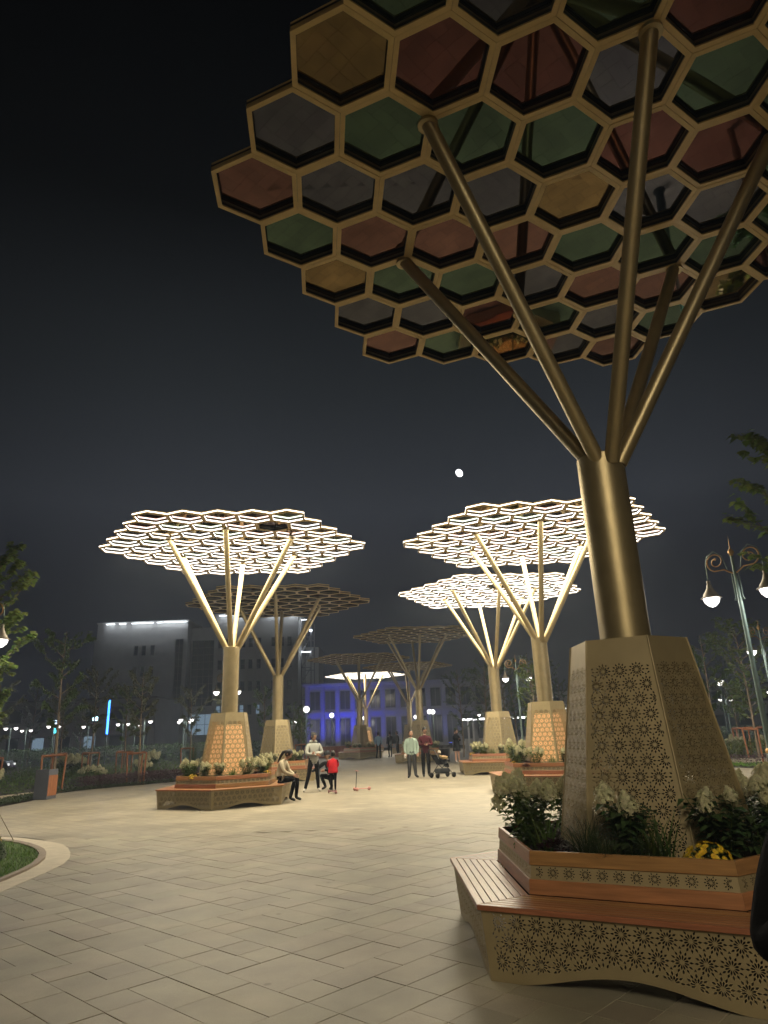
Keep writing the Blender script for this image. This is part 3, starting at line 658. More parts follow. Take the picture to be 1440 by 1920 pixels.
tree('round', -5.9, 46.5, .8, 'small lamp lit tree in a red stake frame behind the hoodie woman'); stakes(-5.9, 46.5, 'red wooden stake frame behind the hoodie woman', .95, .1)
for i, (x, y, s) in enumerate([(-30, 64, .9), (-35, 60, 1.0), (-38, 75, 1.2), (-27, 62, .8), (22, 60, 1.1), (27, 66, 1.2), (33, 70, 1.2), (24, 74, 1.1), (17, 72, 1.0), (38, 62, 1.2)]):
    tree('dark', x, y, s, 'far dark tree at the edge of the square', 'dark_tree', group='far dark trees')

# ---- beds and ground cover
def bedstuff(name, P, n, h, m, seed, L=.12, z0=-.02, mound=0.):
    rr = random.Random(seed); q = MB(); xs = [p[0] for p in P]; ys = [p[1] for p in P]; k = 0
    while k < n:
        x, y = rr.uniform(min(xs), max(xs)), rr.uniform(min(ys), max(ys))
        if not inpoly(x, y, P): continue
        k += 1; hh = h * (.55 + .45 * math.sin(x * 2.1 + seed) * math.sin(y * 1.7)) if mound else h
        z = z0 + hh * rr.random() ** .6; d = rdir(rr, -.2, 1); leaf(q, (x, y, z), d, L * rr.uniform(.6, 1.3), L * .5, 0, .1, .2)
    o = struct(name, q.mesh(name, m), kind='stuff'); return o
LBED = [(-9.27, 30.95), (-10.49, 29.47), (-11.69, 27.9), (-12.15, 26.5), (-11.6, 23.2), (-11.6, 21.3), (-13, 19.4), (-22, 17.2), (-30, 30), (-30, 60), (-8.2, 60), (-8.2, 32.6)]
struct('bed_soil', poly_mesh('bed_soil', LBED, -.03, SOIL))
bedstuff('heather_groundcover', [(-9.4, 31.1), (-10.6, 29.65), (-11.8, 28.1), (-12.6, 28.6), (-12.6, 30), (-11.2, 33), (-9, 35), (-8.3, 33)], 9000, .42, HEATH, 1, .09)
bedstuff('grass_verge', [(-9.27, 30.95), (-11.7, 27.9), (-12.15, 26.5), (-11.6, 23.2), (-11.6, 21.4), (-12.6, 22), (-12.8, 26.5), (-12.0, 28.4), (-9.5, 31.3)], 5000, .10, GRASSD, 2, .08)
bedstuff('shrub_groundcover', [(-8.3, 33), (-11.2, 33), (-12.6, 30), (-12.8, 26), (-13.2, 22), (-20, 20), (-27, 34), (-22, 46), (-8.3, 44)], 26000, .75, LEAF_M, 3, .11, mound=1)
bedstuff('dark_hedge', [(-8.3, 46), (-30, 48), (-30, 52), (-8.3, 50)], 9000, 1.5, LEAF_D, 4, .14)
q = MB(); pts = [(-13.6, 20.5), (-13.45, 22), (-13.4, 24.2), (-12.95, 25.6), (-12.6, 27)]
for a, c in zip(pts, pts[1:]):
    d = Vector((c[0] - a[0], c[1] - a[1], 0)); q.box((0, 0, .03), (d.length, .10, .12), 0, Matrix.Translation(((a[0] + c[0]) / 2, (a[1] + c[1]) / 2, 0)) @ Matrix.Rotation(math.atan2(d.y, d.x), 4, 'Z'))
KERB = mat('kerb_stone', (.58, .51, .39), .65, 0, .12, 6, .1, 60); struct('bed_kerb', q.mesh('bed_kerb', KERB))
for i, (x, y) in enumerate([(-13.9, 23.3), (-14.6, 22.4), (-14.2, 25.1), (-15.3, 24.2), (-15.9, 26.3), (-14.9, 27.2), (-16.9, 24.8), (-12.7, 31.3), (-13.8, 32.5), (-9.6, 36.5), (-10.8, 37.4), (-12, 34.6)]):
    plant(('h0', 'h2', 'h3')[i % 3], x, y, -.02, 1.0 + .2 * (i % 2), 'in the left bed behind the litter bin', i + 40)
for i, (x, y) in enumerate([(-16.3, 37), (-13.1, 39.2), (-17.6, 38.5)]):
    plant('h1', x, y, -.02, 1.9, 'with silvery foliage under the slender trees', i + 60)
# tall grassy columns by the grey building
for i, (x, y) in enumerate([(-9.9, 37.8), (-10.6, 38.3), (-9.1, 38.4)]):
    t = thing('cypress', 'narrow dark green cypress between staked trees and grey building', 'tree', (x, y, 0), i, 'narrow cypresses', (1.0, 1.0, 6.2)); obj('foliage', FEATH, t)
# right bed
RBED = [(13.75, 24.3), (12.5, 26.7), (9.8, 33.1), (9.4, 60), (60, 60), (60, 24.3)]
struct('bed_soil', poly_mesh('bed_soil', RBED, -.03, SOIL))
bedstuff('grass_verge', [(13.75, 24.3), (12.5, 26.7), (10.2, 32), (11.4, 32.4), (13.9, 27.6), (20, 27), (20, 24.3)], 6500, .09, GRASS, 6, .08)
bedstuff('heather_groundcover', [(13.7, 28.3), (11.6, 32.6), (12.4, 33.2), (14.4, 29.4), (22, 29), (22, 28)], 3500, .32, HEATH, 7, .09)
bedstuff('golden_shrub_bed', [(14.4, 30.4), (12.6, 34), (13.6, 36), (24, 35), (24, 30)], 9000, .75, LEAF_Y, 8, .13)
bedstuff('dark_hedge', [(11, 44), (11, 48), (40, 46), (40, 40), (26, 40)], 9000, 1.3, LEAF_D, 9, .14)
q = MB(); q.box((0, 0, .05), (12, .14, .16), 0, Matrix.Translation((18.4, 29.9, 0))); q.box((0, 0, .05), (4.4, .14, .16), 0, Matrix.Translation((11.55, 31.9, 0)) @ Matrix.Rotation(R(-62), 4, 'Z')); struct('bed_kerb', q.mesh('bed_kerb', KERB))
for i, (x, y) in enumerate([(14.3, 35.3), (15.2, 35.8), (16.2, 35.2), (17.2, 36), (18.4, 35.4), (13.5, 36.6)]): plant(('h0', 'h2')[i % 2], x, y, -.02, 1.4, 'in the golden shrub bed beyond the path', i + 80)
# near lawn with pale kerb band
def strip_band(name, A, B_, z, m, th):
    n = min(len(A), len(B_)); return poly_mesh(name, A + B_[::-1], z, m, th)
L2 = [(x - .03 * 1, y - .02) for x, y in LAWN_IN]
struct('kerb_band', strip_band('kerb_band', LAWN_OUT, LAWN_IN, .004, KERB, .03))
KIN = [(-5.10, 6.5), (-5.08, 7.8), (-5.07, 9.0), (-5.08, 9.7), (-5.13, 10.26), (-5.22, 10.75), (-5.37, 11.22), (-5.56, 11.66), (-5.79, 12.05), (-6.04, 12.4), (-6.38, 12.79), (-6.87, 13.26), (-7.63, 13.73), (-9.2, 14.33), (-11, 14.63)]
struct('kerb_stone', strip_band('kerb_stone', LAWN_IN, KIN, .035, mat('kerb_grey', (.27, .215, .16), .7, 0, .12, 6, .1, 60), .06))
LAWNP = KIN + [(-16, 14.6), (-16, 6.5)]
struct('lawn', poly_mesh('lawn', LAWNP, .012, mat('lawn_soil', (.05, .10, .014), .9, 0, .3, 6), .02))
rr = random.Random(9); q = MB(); k = 0
while k < 26000:
    x, y = rr.uniform(-8.6, -5.05), rr.uniform(7.5, 14.2)
    if inpoly(x, y, LAWNP): k += 1; a = rr.uniform(0, 6.283); blade(q, (x, y, .01), (math.cos(a) * .6, math.sin(a) * .6, 1), rr.uniform(.04, .085), .007, .3, 0, 1)
struct('lawn_grass', q.mesh('lawn_grass', GRASS), kind='stuff')
# clipped dark shrub, mums and marker stick on the lawn
rr = random.Random(21); q = MB()
for i in range(5200):
    d = rdir(rr, -.15, 1); k_ = .86 + .16 * rr.random() + .05 * math.sin(7 * d.x) * math.cos(6 * d.y); leaf(q, (d.x * .62 * k_, d.y * .62 * k_, max(.01, .02 + d.z * .50 * k_)), (d + rdir(rr) * .9), .075, .035, 0, .1, .2)
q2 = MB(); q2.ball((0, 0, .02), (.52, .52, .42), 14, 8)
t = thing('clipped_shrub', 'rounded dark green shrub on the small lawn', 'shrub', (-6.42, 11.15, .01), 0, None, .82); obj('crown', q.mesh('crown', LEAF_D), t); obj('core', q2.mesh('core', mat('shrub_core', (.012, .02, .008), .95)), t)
tag(t, 'rounded dark green shrub on the small lawn', 'shrub')
for i, (x, y) in enumerate([(-6.75, 12.15), (-7.0, 11.7), (-6.95, 12.45)]): plant('mum', x, y, .05, 1.7, 'on the small lawn behind the dark shrub', i + 95)
q = MB(); q.tube([(0, 0, 0), (-.12, -.45, .55), (-.32, -1.05, 1.25)], [.006, .005, .003], 5); t = thing('bare_twig', 'thin bare twig leaning out of the lawn edge', 'twig', (-6.83, 13.35, 0)); obj('stem', q.mesh('stem', BARK), t)

# ================================================================== street lamps
GREEN = mat('lamp_green', (.16, .22, .19), .4, .3, .1, 6); BRASS = mat('lamp_brass', (.50, .30, .12), .4, .5, .1, 6); SHADE = mat('lamp_shade', (.20, .17, .13), .45, .3)
BULB = emit('lamp_bowl', (1, .95, .92), LAMP); DGREEN = mat('lamp_base_dark', (.03, .045, .045), .5, .2)
q = MB(); q.lathe([(.0, 0), (.15, 0), (.15, .05), (.10, .12), (.085, .9), (.075, 1.0), (0, 1.0)], 12); LP_BASE = q.mesh('base', DGREEN)
q = MB(); q.lathe([(.075, 1.0), (.088, 1.02), (.088, 1.06), (.06, 1.09)], 14); LP_COL = q.mesh('collar', BRASS)
q = MB(); q.tube([(0, 0, 1.05), (0, 0, 4.0), (0, 0, 4.95)], [.055, .042, .026], 12); q.tube([(.07, 0, 4.0), (.07, 0, 4.55)], .011, 6); q.tube([(-.07, 0, 4.0), (-.07, 0, 4.55)], .011, 6); q.box((0, 0, 4.0), (.2, .035, .035)); LP_POST = q.mesh('post', GREEN)
q = MB(); q.lathe([(0, 4.9), (.03, 4.92), (.065, 5.0), (.05, 5.03), (.016, 5.08), (.008, 5.2), (0, 5.37)], 12); LP_FIN = q.mesh('finial', BRASS)
q = MB(); pts = [(.03, 0, 4.55), (.12, 0, 4.60), (.20, 0, 4.66)]
for i in range(22):
    a = R(-75 + i * 25); r_ = .205 - .0072 * i; pts.append((.355 + r_ * math.cos(a) * 1.0, 0, 4.86 + r_ * math.sin(a)))
q.tube(pts, [.017] * 8 + [.015] * (len(pts) - 8), 7); q.ball((pts[-1][0], 0, pts[-1][2]), .03, 8, 6); LP_ARM = q.mesh('scroll_arm', BRASS)
q = MB(); q.tube([(.14, 0, 4.65), (.20, 0, 4.95), (.36, 0, 5.09), (.52, 0, 5.0), (.575, 0, 4.85), (.58, 0, 4.47)], .010, 6); LP_HANG = q.mesh('hanger_rod', GREEN)
q = MB(); q.lathe([(0, 4.50), (.035, 4.49), (.045, 4.46), (.03, 4.42), (.05, 4.40), (.06, 4.34), (.10, 4.26), (.145, 4.20), (.165, 4.145), (.215, 4.125), (.215, 4.115), (.16, 4.11)], 18, 0, (.58, 0, 0)); LP_SHADE = q.mesh('lamp_shade', SHADE)
q = MB(); q.lathe([(.155, 4.118), (.165, 4.10), (.14, 4.02), (.07, 3.945), (0, 3.92)], 14, 0, (.58, 0, 0)); LP_BOWL = q.mesh('lamp_bowl', BULB)
def street_lamp(label, x, y, rz=0., s=1., group=None):
    t = thing('street_lamp', label, 'street lamp', (x, y, -.01), rz, group, s)
    for n_, m in (('base', LP_BASE), ('collar', LP_COL), ('post', LP_POST), ('finial', LP_FIN)): obj(n_, m, t)
    for k in (0, math.pi):
        obj('scroll_arm', LP_ARM, t, rz=k); obj('hanger_rod', LP_HANG, t, rz=k); h = obj('lamp_shade', LP_SHADE, t, rz=k); obj('lamp_bowl', LP_BOWL, h)
street_lamp('tall green twin scroll lamp with leaves across its arms, by the near planter', 7.27, 14.0, R(-50))
street_lamp('twin scroll lamp on the grass verge beyond the near lamp', 14.3, 26.6, R(20))
street_lamp('twin scroll lamp between the two glowing trees, beside the pale leaved maple', 6.5, 36.0, R(-4))
street_lamp('twin scroll lamp half hidden by the lit tree column', -8.85, 38.0, R(3))
street_lamp('twin lamp hanging in the maple leaves beside the lawn', -9.95, 16.4, R(12))
street_lamp('twin lamp past the maple, before the heather bed', -16.6, 27.5, R(5))
# low twin lamps
q = MB(); q.tube([(0, 0, 0), (0, 0, 2.95)], [.045, .03], 8); q.tube([(-.34, 0, 3.0), (-.2, 0, 3.1), (0, 0, 2.95), (.2, 0, 3.1), (.34, 0, 3.0)], .015, 6); PL_POST = q.mesh('post', GREEN)
q = MB(); q.lathe([(0, 3.08), (.05, 3.05), (.17, 2.97), (.17, 2.96), (.13, 2.955)], 12, 0, (.36, 0, 0)); PL_SH = q.mesh('lamp_shade', SHADE)
q = MB(); q.lathe([(.14, 2.957), (.125, 2.90), (.07, 2.83), (0, 2.80)], 10, 0, (.36, 0, 0)); PL_BO = q.mesh('lamp_bowl', BULB)
for i, (x, y, rz) in enumerate([(-26.8, 50, 0), (-22.6, 53, .1), (-23.3, 49, 0), (-18.9, 50, 0), (-16.0, 46, .1), (-14.6, 50, 0), (-13.0, 45, 0), (-11.4, 48, .1), (-20.2, 56, 0), (-29.8, 58, 0), (13.0, 52, 0), (21.2, 45, .2), (16.9, 41, 0), (19.6, 36, .1), (8.1, 63, 0), (-8.7, 62, 0)]):
    t = thing('park_lamp', 'low twin headed park lamp glowing white among the background trees', 'park lamp', (x, y, 0), rz, 'low twin park lamps')
    obj('post', PL_POST, t)
    for k in (0, math.pi): h = obj('lamp_shade', PL_SH, t, rz=k); obj('lamp_bowl', PL_BO, h)
q = MB(); q.tube([(0, 0, 0), (0, 0, 3.1)], [.05, .035], 8); GB_POST = q.mesh('post', GREEN); q = MB(); q.ball((0, 0, 3.28), .19, 14, 10); GB = q.mesh('globe', emit('globe_glow', (1, .97, .94), 30))
for i, (x, y) in enumerate([(-5.4, 45), (-5.06, 60), (3.2, 60), (3.55, 61), (9.2, 41), (-2.9, 75), (2.6, 78)]):
    t = thing('globe_lamp', 'white globe lamp on a plain post behind the shade trees', 'globe lamp', (x, y, 0), 0, 'globe lamps'); obj('post', GB_POST, t); obj('globe', GB, t)
def flood(label, x, y, z, c, e, rz=0.):
    t = thing('floodlight_mast', label, 'floodlight', (x, y, 0), rz)
    q = MB(); q.tube([(0, 0, 0), (0, 0, z)], .05, 8); obj('mast', q.mesh('mast', DGREEN), t)
    q = MB(); q.box((0, -.06, z + .1), (.42, .1, .3)); obj('housing', q.mesh('housing', DGREEN), t)
    q = MB(); q.box((0, -.115, z + .1), (.38, .012, .26)); obj('lens', q.mesh('lens', emit('flood_%s' % label[:5], c, e)), t)
flood('brilliant white floodlight on a mast over the small round tree', 18.9, 40.5, 3.6, (1, .93, .85), 140)
flood('cool blue floodlight shining left of the cyan sign', -24.6, 52, 3.2, (.55, .75, 1), 60)
flood('pale blue floodlight on a mast left of the blue neon pole', -21.9, 52.5, 3.35, (.45, .75, 1), 60)

# ================================================================== buildings
GW = mat('grey_render_wall', (.40, .395, .385), .8, 0, .10, .8, .1, 20); DG = mat('dark_window_glass', (.02, .024, .03), .12, 0, .1); FRM = mat('window_frame_grey', (.15, .15, .16), .5)
WL = emit('wall_washer', (.86, .93, 1), 26.0); LITW = emit('lit_window', (.30, .45, .60), .35)
KX = 120 / 70.
fx = lambda px: KX * (-29.86 + .0553 * (px - 184)); fz = lambda py: 1.6 + KX * (11.74 - (py - 1172) * .0565)
bd = thing('grey_building', 'grey rendered office block with white lights along its cornice', 'building', (0, 120, 0))
def wall(name, x0, x1, y0, y1, z0, z1, m=GW, parent=bd):
    q = MB(); q.box(((x0 + x1) / 2, (y0 + y1) / 2, (z0 + z1) / 2), (x1 - x0, y1 - y0, z1 - z0)); return obj(name, q.mesh(name, m), parent)
wA = wall('wall', fx(184), fx(352), 0, 16, 0, fz(1171)); wall('annex_wall', fx(153), fx(184) - .01, 6, 16, 0, fz(1189)); wR = wall('recessed_wall', fx(352) + .01, fx(402) - .01, 2.5, 16, 0, fz(1180)); wB = wall('wall', fx(402), fx(557), 0, 14, 0, fz(1163)); wall('rear_wing', fx(557) + .01, fx(585), 9, 18, 0, fz(1215))
wall('parapet', fx(184) - .15, fx(352) + .15, -.15, 16.1, fz(1171), fz(1171) + .25); wall('parapet', fx(402) - .15, fx(557) + .15, -.15, 14.1, fz(1163), fz(1163) + .25)
def window(px, py, wpx, hpx, lit=False, y=0, par=bd, nx=1, nz=2):
    x, z = fx(px), fz(py); w_, h_ = wpx * .0553 * KX, hpx * .0565 * KX
    q = MB()
    for sx in (-1, 1): q.box((x + sx * w_ / 2, y - .05, z), (.09, .14, h_ + .09))
    for sz in (-1, 1): q.box((x, y - .05, z + sz * h_ / 2), (w_ - .09, .14, .09))
    for i in range(1, nx): q.box((x - w_ / 2 + w_ * i / nx, y - .045, z), (.06, .1, h_ - .09))
    for i in range(1, nz): q.box((x, y - .04, z - h_ / 2 + h_ * i / nz), (w_ - .09, .09, .06))
    f_ = obj('window', q.mesh('window', FRM), par); q = MB(); q.box((x, y - .012, z), (w_ - .05, .02, h_ - .05)); obj('pane', q.mesh('pane', LITW if lit else DG), f_)
for py in (1221, 1258):
    for px in (258.6, 273, 289): window(px, py, 7.5, 17)
for py in (1300, 1338, 1372):
    for px in (248, 289): window(px, py, 7, 15)
window(338, 1264, 14, 122, nx=2, nz=10); window(377, 1262, 44, 116, y=2.5, nx=4, nz=9); window(377, 1352, 44, 36, lit=True, y=2.5, nx=3, nz=2)
for r_, py in enumerate((1214, 1252, 1290, 1330)):
    for c_, px in enumerate((414, 428, 456, 470, 485, 512, 527, 541)): window(px, py, 7.5, 16, lit=(r_ == 3 and c_ in (0, 2, 4)))
for a, c in [(202, 217), (226, 238), (249, 261), (263, 275), (277, 289), (296, 307), (309, 319), (320, 329), (331, 341), (342, 351), (411, 422), (424, 440), (442, 458), (498, 512), (514, 528), (539, 555)]:
    zt = fz(1171 if a < 400 else 1163); q = MB(); q.box(((fx(a) + fx(c)) / 2, -.55, zt - .16), ((c - a) * .0553 * KX, .30, .10), 1)
    for sx in (.2, .8): q.box((fx(a + (c - a) * sx), -.29, zt - .13), (.06, .24, .05))
    obj('cornice_light', q.mesh('cornice_light', [FRM, WL]), bd)
# steel stair tower
q = MB(); x0, x1 = fx(559), fx(577)
for x in (x0, x1):
    for y in (3, 8.5): q.box((x, y, fz(1172) / 2), (.18, .18, fz(1172)))
for k in range(7):
    z = 2.5 + k * 2.7
    for y in (3, 8.5): q.box(((x0 + x1) / 2, y, z), (x1 - x0, .12, .15))
    q.tube([(x0, 3, z), (x1, 3, z + 2.7)], .07, 5)
obj('stair_tower', q.mesh('stair_tower', FRM), bd)
q = MB(); q.box(((x0 + x1) / 2, 2.6, fz(1172)), (x1 - x0, .2, .12)); q.box((x1, 2.7, fz(1192)), (.5, .2, .3)); q.box(((x0 + x1) / 2, 2.7, fz(1231)), (1.6, .2, .12)); obj('stair_light', q.mesh('stair_light', WL), bd)
# blue lit building
bb = thing('blue_lit_building', 'long three storey building washed in blue light behind the shade trees', 'building', (0, 90, 0)); BW = mat('pale_plaster', (.40, .40, .42), .8, 0, .08, 1.)
def bwall(name, x0, x1, y0, y1, z0, z1, m=BW): return wall(name, x0, x1, y0, y1, z0, z1, m, bb)
bwall('wall', -11, 14.5, .5, 12, 0, 7.75); bwall('cornice', -11.3, 14.8, -.1, 12.2, 7.76, 8.05); bwall('string_course', -11.1, 14.6, .25, .495, 4.15, 4.5)
for i in range(14):
    x = -10.7 + i * 1.93
    bwall('pilaster', x - .22, x + .22, .1, .49, 0, 7.75)
    if i < 13:
        for z0, z1 in ((.4, 3.7), (4.8, 7.1)):
            q = MB(); q.box((x + .965, .44, (z0 + z1) / 2), (1.30, .10, z1 - z0)); f_ = obj('window', q.mesh('window', FRM), bb)
            for k in (-.31, .31): q = MB(); q.box((x + .965 + k, .38, (z0 + z1) / 2), (.54, .02, z1 - z0 - .14)); obj('pane', q.mesh('pane', DG), f_)
for i, (x, e, c) in enumerate([(-9.6, 450, (.04, .06, 1)), (-7.2, 1000, (.015, .035, 1)), (-4.6, 1000, (.015, .03, 1)), (-2.0, 350, (.04, .06, 1)), (2.4, 200, (.15, .2, 1)), (7.0, 180, (.2, .25, 1))]):
    t = thing('blue_uplight', 'blue uplight at the foot of the long building', 'uplight', (x, 87.2, .05), 0, 'blue uplights')
    q = MB(); q.box((0, 0, .15), (.4, .25, .3)); obj('housing', q.mesh('housing', DGREEN), t); q = MB(); q.box((0, 0, .307), (.36, .2, .012)); obj('lens', q.mesh('lens', emit('blue_lens', (.1, .15, 1), 6)), t)
    ld = bpy.data.lights.new('uplight_beam', 'SPOT'); ld.energy = e; ld.color = c; ld.spot_size = R(105); ld.spot_blend = .8; ld.shadow_soft_size = .12
    lo = bpy.data.objects.new('uplight_beam', ld); col.objects.link(lo); lo.parent = t; lo.location = (0, 0, .34); lo.rotation_euler = Vector((0, -2.8, -4.2)).to_track_quat('Z', 'Y').to_euler()
# low dark buildings at the far left and right, and a lit pavilion
def block(label, x, y, w_, d_, h_, m, nx, nz, lit=()):
    t = thing('distant_building', label, 'building', (x, y, 0))
    wall('wall', -w_ / 2, w_ / 2, 0, d_, 0, h_, m, t); wall('roof', -w_ / 2 - .2, w_ / 2 + .2, -.2, d_ + .2, h_ + .001, h_ + .25, FRM, t)
    for i in range(nx):
        for k in range(nz):
            xx = -w_ / 2 + w_ * (i + .5) / nx; zz = h_ * (k + .5) / nz; q = MB(); q.box((xx, -.03, zz), (w_ / nx * .5, .08, h_ / nz * .5)); f_ = obj('window', q.mesh('window', FRM), t)
            q = MB(); q.box((xx, -.08, zz), (w_ / nx * .44, .02, h_ / nz * .42)); obj('pane', q.mesh('pane', LITW if (i, k) in lit else DG), f_)
block('low dark building behind the parked car', -52, 105, 34, 12, 8, GW, 9, 2, ((4, 0), (6, 0)))
block('low dark hall far behind the right hand hedge', 48, 110, 50, 12, 7, GW, 12, 2, ())
t = thing('pavilion', 'small pavilion outlined in white light behind the far planter', 'pavilion', (9.0, 60, 0)); PWL = emit('pavilion_light', (1, 1, 1), 7)
wall('roof', -3.2, 3.2, 0, 3, 2.5, 2.62, FRM, t); wall('roof_light', -3.1, 3.1, -.06, -.005, 2.46, 2.60, PWL, t)
for x in (-2.6, -2.2, .6, 2.7): wall('post', x - .07, x + .07, -.02, .12, 0, 2.49, mat('white_post', (.7, .7, .7), .5), t)
wall('counter', -2.9, 2.9, .3, .8, 0, 1.0, GW, t)
t = thing('neon_pole', 'slim blue neon pole among the trees before the grey building', 'light pole', (-20.0, 50, 0)); q = MB(); q.tube([(0, 0, 2.3), (0, 0, 4.6)], .075, 8); obj('neon_tube', q.mesh('neon_tube', emit('neon_blue', (.02, .22, 1), 4.5)), t); q = MB(); q.tube([(0, 0, 0), (0, 0, 2.32)], .06, 8); q.tube([(0, 0, 4.6), (0, 0, 4.75)], .08, 8); obj('post', q.mesh('post', DGREEN), t)
t = thing('lit_sign', 'small cyan lit sign on a post at the road', 'sign', (-23.9, 50.5, 0)); q = MB(); q.box((0, 0, 2.75), (.22, .08, .5)); obj('sign_face', q.mesh('sign_face', emit('sign_cyan', (.0, .45, .6), 3.0)), t); q = MB(); q.tube([(0, 0, 0), (0, 0, 2.5)], .04, 6); obj('post', q.mesh('post', DGREEN), t)
# purple lit shrubs
for i, (x, y, s_) in enumerate([(-24.2, 52.5, 1.5), (-23.2, 53.2, 1.2), (-5.6, 63, 1.6), (-4.3, 66, 1.3)]):
    t = thing('purple_lit_shrub', 'shrub lit purple by a small ground spotlight', 'shrub', (x, y, 0), i, 'purple lit shrubs', s_); obj('foliage', HYD[1][0], t)
    q = MB(); q.box((0, -.55, .04), (.16, .08, .08)); obj('spotlight', q.mesh('spotlight', emit('purple_lens', (.35, .05, 1), 90)), t)
# red wall, side benches and bins further back
t = thing('low_wall', 'low reddish stone wall beside the far planter bench', 'wall', (-4.9, 57, 0)); q = MB()
RED = mat('red_stone', (.30, .11, .08), .8, 0, .3, 6, .3, 30, rand=.15)
for k in range(3):
    for i in range(10): o = MB(); o.box((-1.9 + i * .42 + (.2 if k % 2 else 0), 0, .14 + k * .28), (.41, .4, .27)); obj('stone', bevel(o.mesh('stone', RED), .012), t)
t = thing('black_bin', 'black round litter bin behind the woman in black', 'bin', (2.95, 41.3, 0)); q = MB(); q.lathe([(0, 0), (.26, 0), (.31, .8), (.33, .82), (.33, .88), (.28, .9), (.0, .9)], 16); obj('body', q.mesh('body', mat('black_plastic', (.015, .015, .016), .5)), t); q = MB(); q.lathe([(.335, .70), (.345, .72), (.335, .74)], 16); obj('rim', q.mesh('rim', FRM), t)
# litter bin by the left bed
t = thing('litter_bin', 'grey metal and timber litter bin at the edge of the left bed', 'bin', (-11.35, 23.75, 0), R(-6)); BG = mat('bin_grey', (.12, .13, .155), .5, .2, .08, 6); BK = mat('bin_black', (.012, .012, .012), .5)
q = MB(); q.box((-.215, 0, .45), (.03, .52, .90)); q.box((.215, 0, .45), (.03, .52, .90)); obj('side_plate', bevel(q.mesh('side_plate', BG), .006), t)
q = MB(); q.box((0, 0, .81), (.395, .46, .16)); q.box((0, 0, .05), (.39, .44, .10)); obj('body', q.mesh('body', BK), t)
q = MB(); q.box((0, -.262, .45), (.46, .012, .9)); obj('front_plate', q.mesh('front_plate', BG), t)
q = MB(); q.box((0, -.270, .62), (.03, .01, .03)); obj('lock', q.mesh('lock', FRM), t)
for sx in (1,):
    for i in range(4): q = MB(); q.box((.236, -.19 + i * .125, .41), (.014, .115, .62)); obj('timber_slat', q.mesh('timber_slat', WOODD), t)
# parked car at the far left
t = thing('parked_car', 'black parked car on the road at the left edge', 'car', (-25.3, 43.5, 0), R(12)); CP = mat('car_black', (.012, .013, .016), .18, .3, .05, 3, coat=.6)
prof = [(-2.1, .35), (-2.15, .7), (-1.95, .88), (-1.3, .95), (-.75, 1.38), (.55, 1.42), (1.25, 1.0), (2.0, .86), (2.15, .6), (2.1, .32)]
q = MB(); n = len(prof)
q.add([(x, y * (1 if z < 1 else .8), z) for y in (-.85, .85) for x, z in prof], [tuple(range(n))[::-1], tuple(range(n, 2 * n))] + [(i, (i + 1) % n, n + (i + 1) % n, n + i) for i in range(n)]); obj('body', bevel(q.mesh('body', CP), .05, 2), t)
for x in (-1.3, 1.35):
    for y in (-.8, .8):
        q = MB(); q.lathe([(.12, -.1), (.32, -.1), (.34, -.06), (.34, .06), (.32, .1), (.12, .1)], 18, T=Matrix.Translation((x, y, .34)) @ Matrix.Rotation(R(90), 4, 'X')); wl = obj('wheel', q.mesh('wheel', BK), t); q = MB(); q.lathe([(0, -.08), (.2, -.085), (.2, .085), (0, .08)], 12, T=Matrix.Translation((x, y, .34)) @ Matrix.Rotation(R(90), 4, 'X')); obj('rim', q.mesh('rim', FRM), wl)
q = MB(); q.box((-.1, -.735, 1.16), (1.5, .02, .3)); q.box((-.1, .735, 1.16), (1.5, .02, .3)); obj('side_window', q.mesh('side_window', DG), t)
q = MB(); q.box((2.1, -.6, .68), (.06, .28, .12)); obj('headlight', q.mesh('headlight', emit('car_light', (1, 1, 1), .7)), t); q = MB(); q.box((2.1, .6, .68), (.06, .28, .12)); obj('headlight', q.mesh('headlight', MATS['car_light']), t)
# moon
q = MB(); q.ball((0, 0, 0), (7.1, 7.1, 8.9), 28, 18); o = tag(obj('moon', q.mesh('moon', emit('moon_glow', (.95, .97, 1), 12)), None, MOON * 1500 + Vector((0, 0, 1.6))), 'bright white gibbous moon in the night sky', 'moon'); o.rotation_euler = (0, R(-28), 0)

# ================================================================== people
SKIN = mat('skin', (.52, .30, .20), .5, 0, .06, 20); HAIR = mat('dark_hair', (.012, .009, .008), .45, 0, .3, 60, .3, 200, stretch=(1, 1, .15)); EYE = mat('eye_dark', (.02, .015, .012), .3); LIP = mat('lip', (.35, .10, .09), .5)
def cloth(n, c, sc_=40): return mat('cloth_' + n, c, .95, 0, .15, 6, .4, sc_, spec=.12)
BASEJ = dict(pelvis=(0, 0, .93), belly=(0, 0, 1.10), chest=(0, 0, 1.29), neck=(0, .005, 1.44), nape=(0, -.005, 1.50),
  shL=(.175, 0, 1.385), elL=(.225, .03, 1.12), wrL=(.235, -.03, .89), shR=(-.175, 0, 1.385), elR=(-.225, .03, 1.12), wrR=(-.235, -.03, .89),
  hipL=(.09, 0, .90), knL=(.10, -.015, .49), anL=(.10, .015, .09), toL=(.11, -.13, .04), hipR=(-.09, 0, .90), knR=(-.10, -.015, .49), anR=(-.10, .015, .09), toR=(-.11, -.13, .04))
BASER = dict(pelvis=(.145, .115), belly=(.13, .105), chest=(.15, .115), neck=(.055, .055), nape=(.05, .05), shL=(.07, .07), elL=(.052, .052), wrL=(.036, .036), shR=(.07, .07), elR=(.052, .052), wrR=(.036, .036),
  hipL=(.10, .10), knL=(.066, .066), anL=(.047, .047), toL=(.04, .033), hipR=(.10, .10), knR=(.066, .066), anR=(.047, .047), toR=(.04, .033))
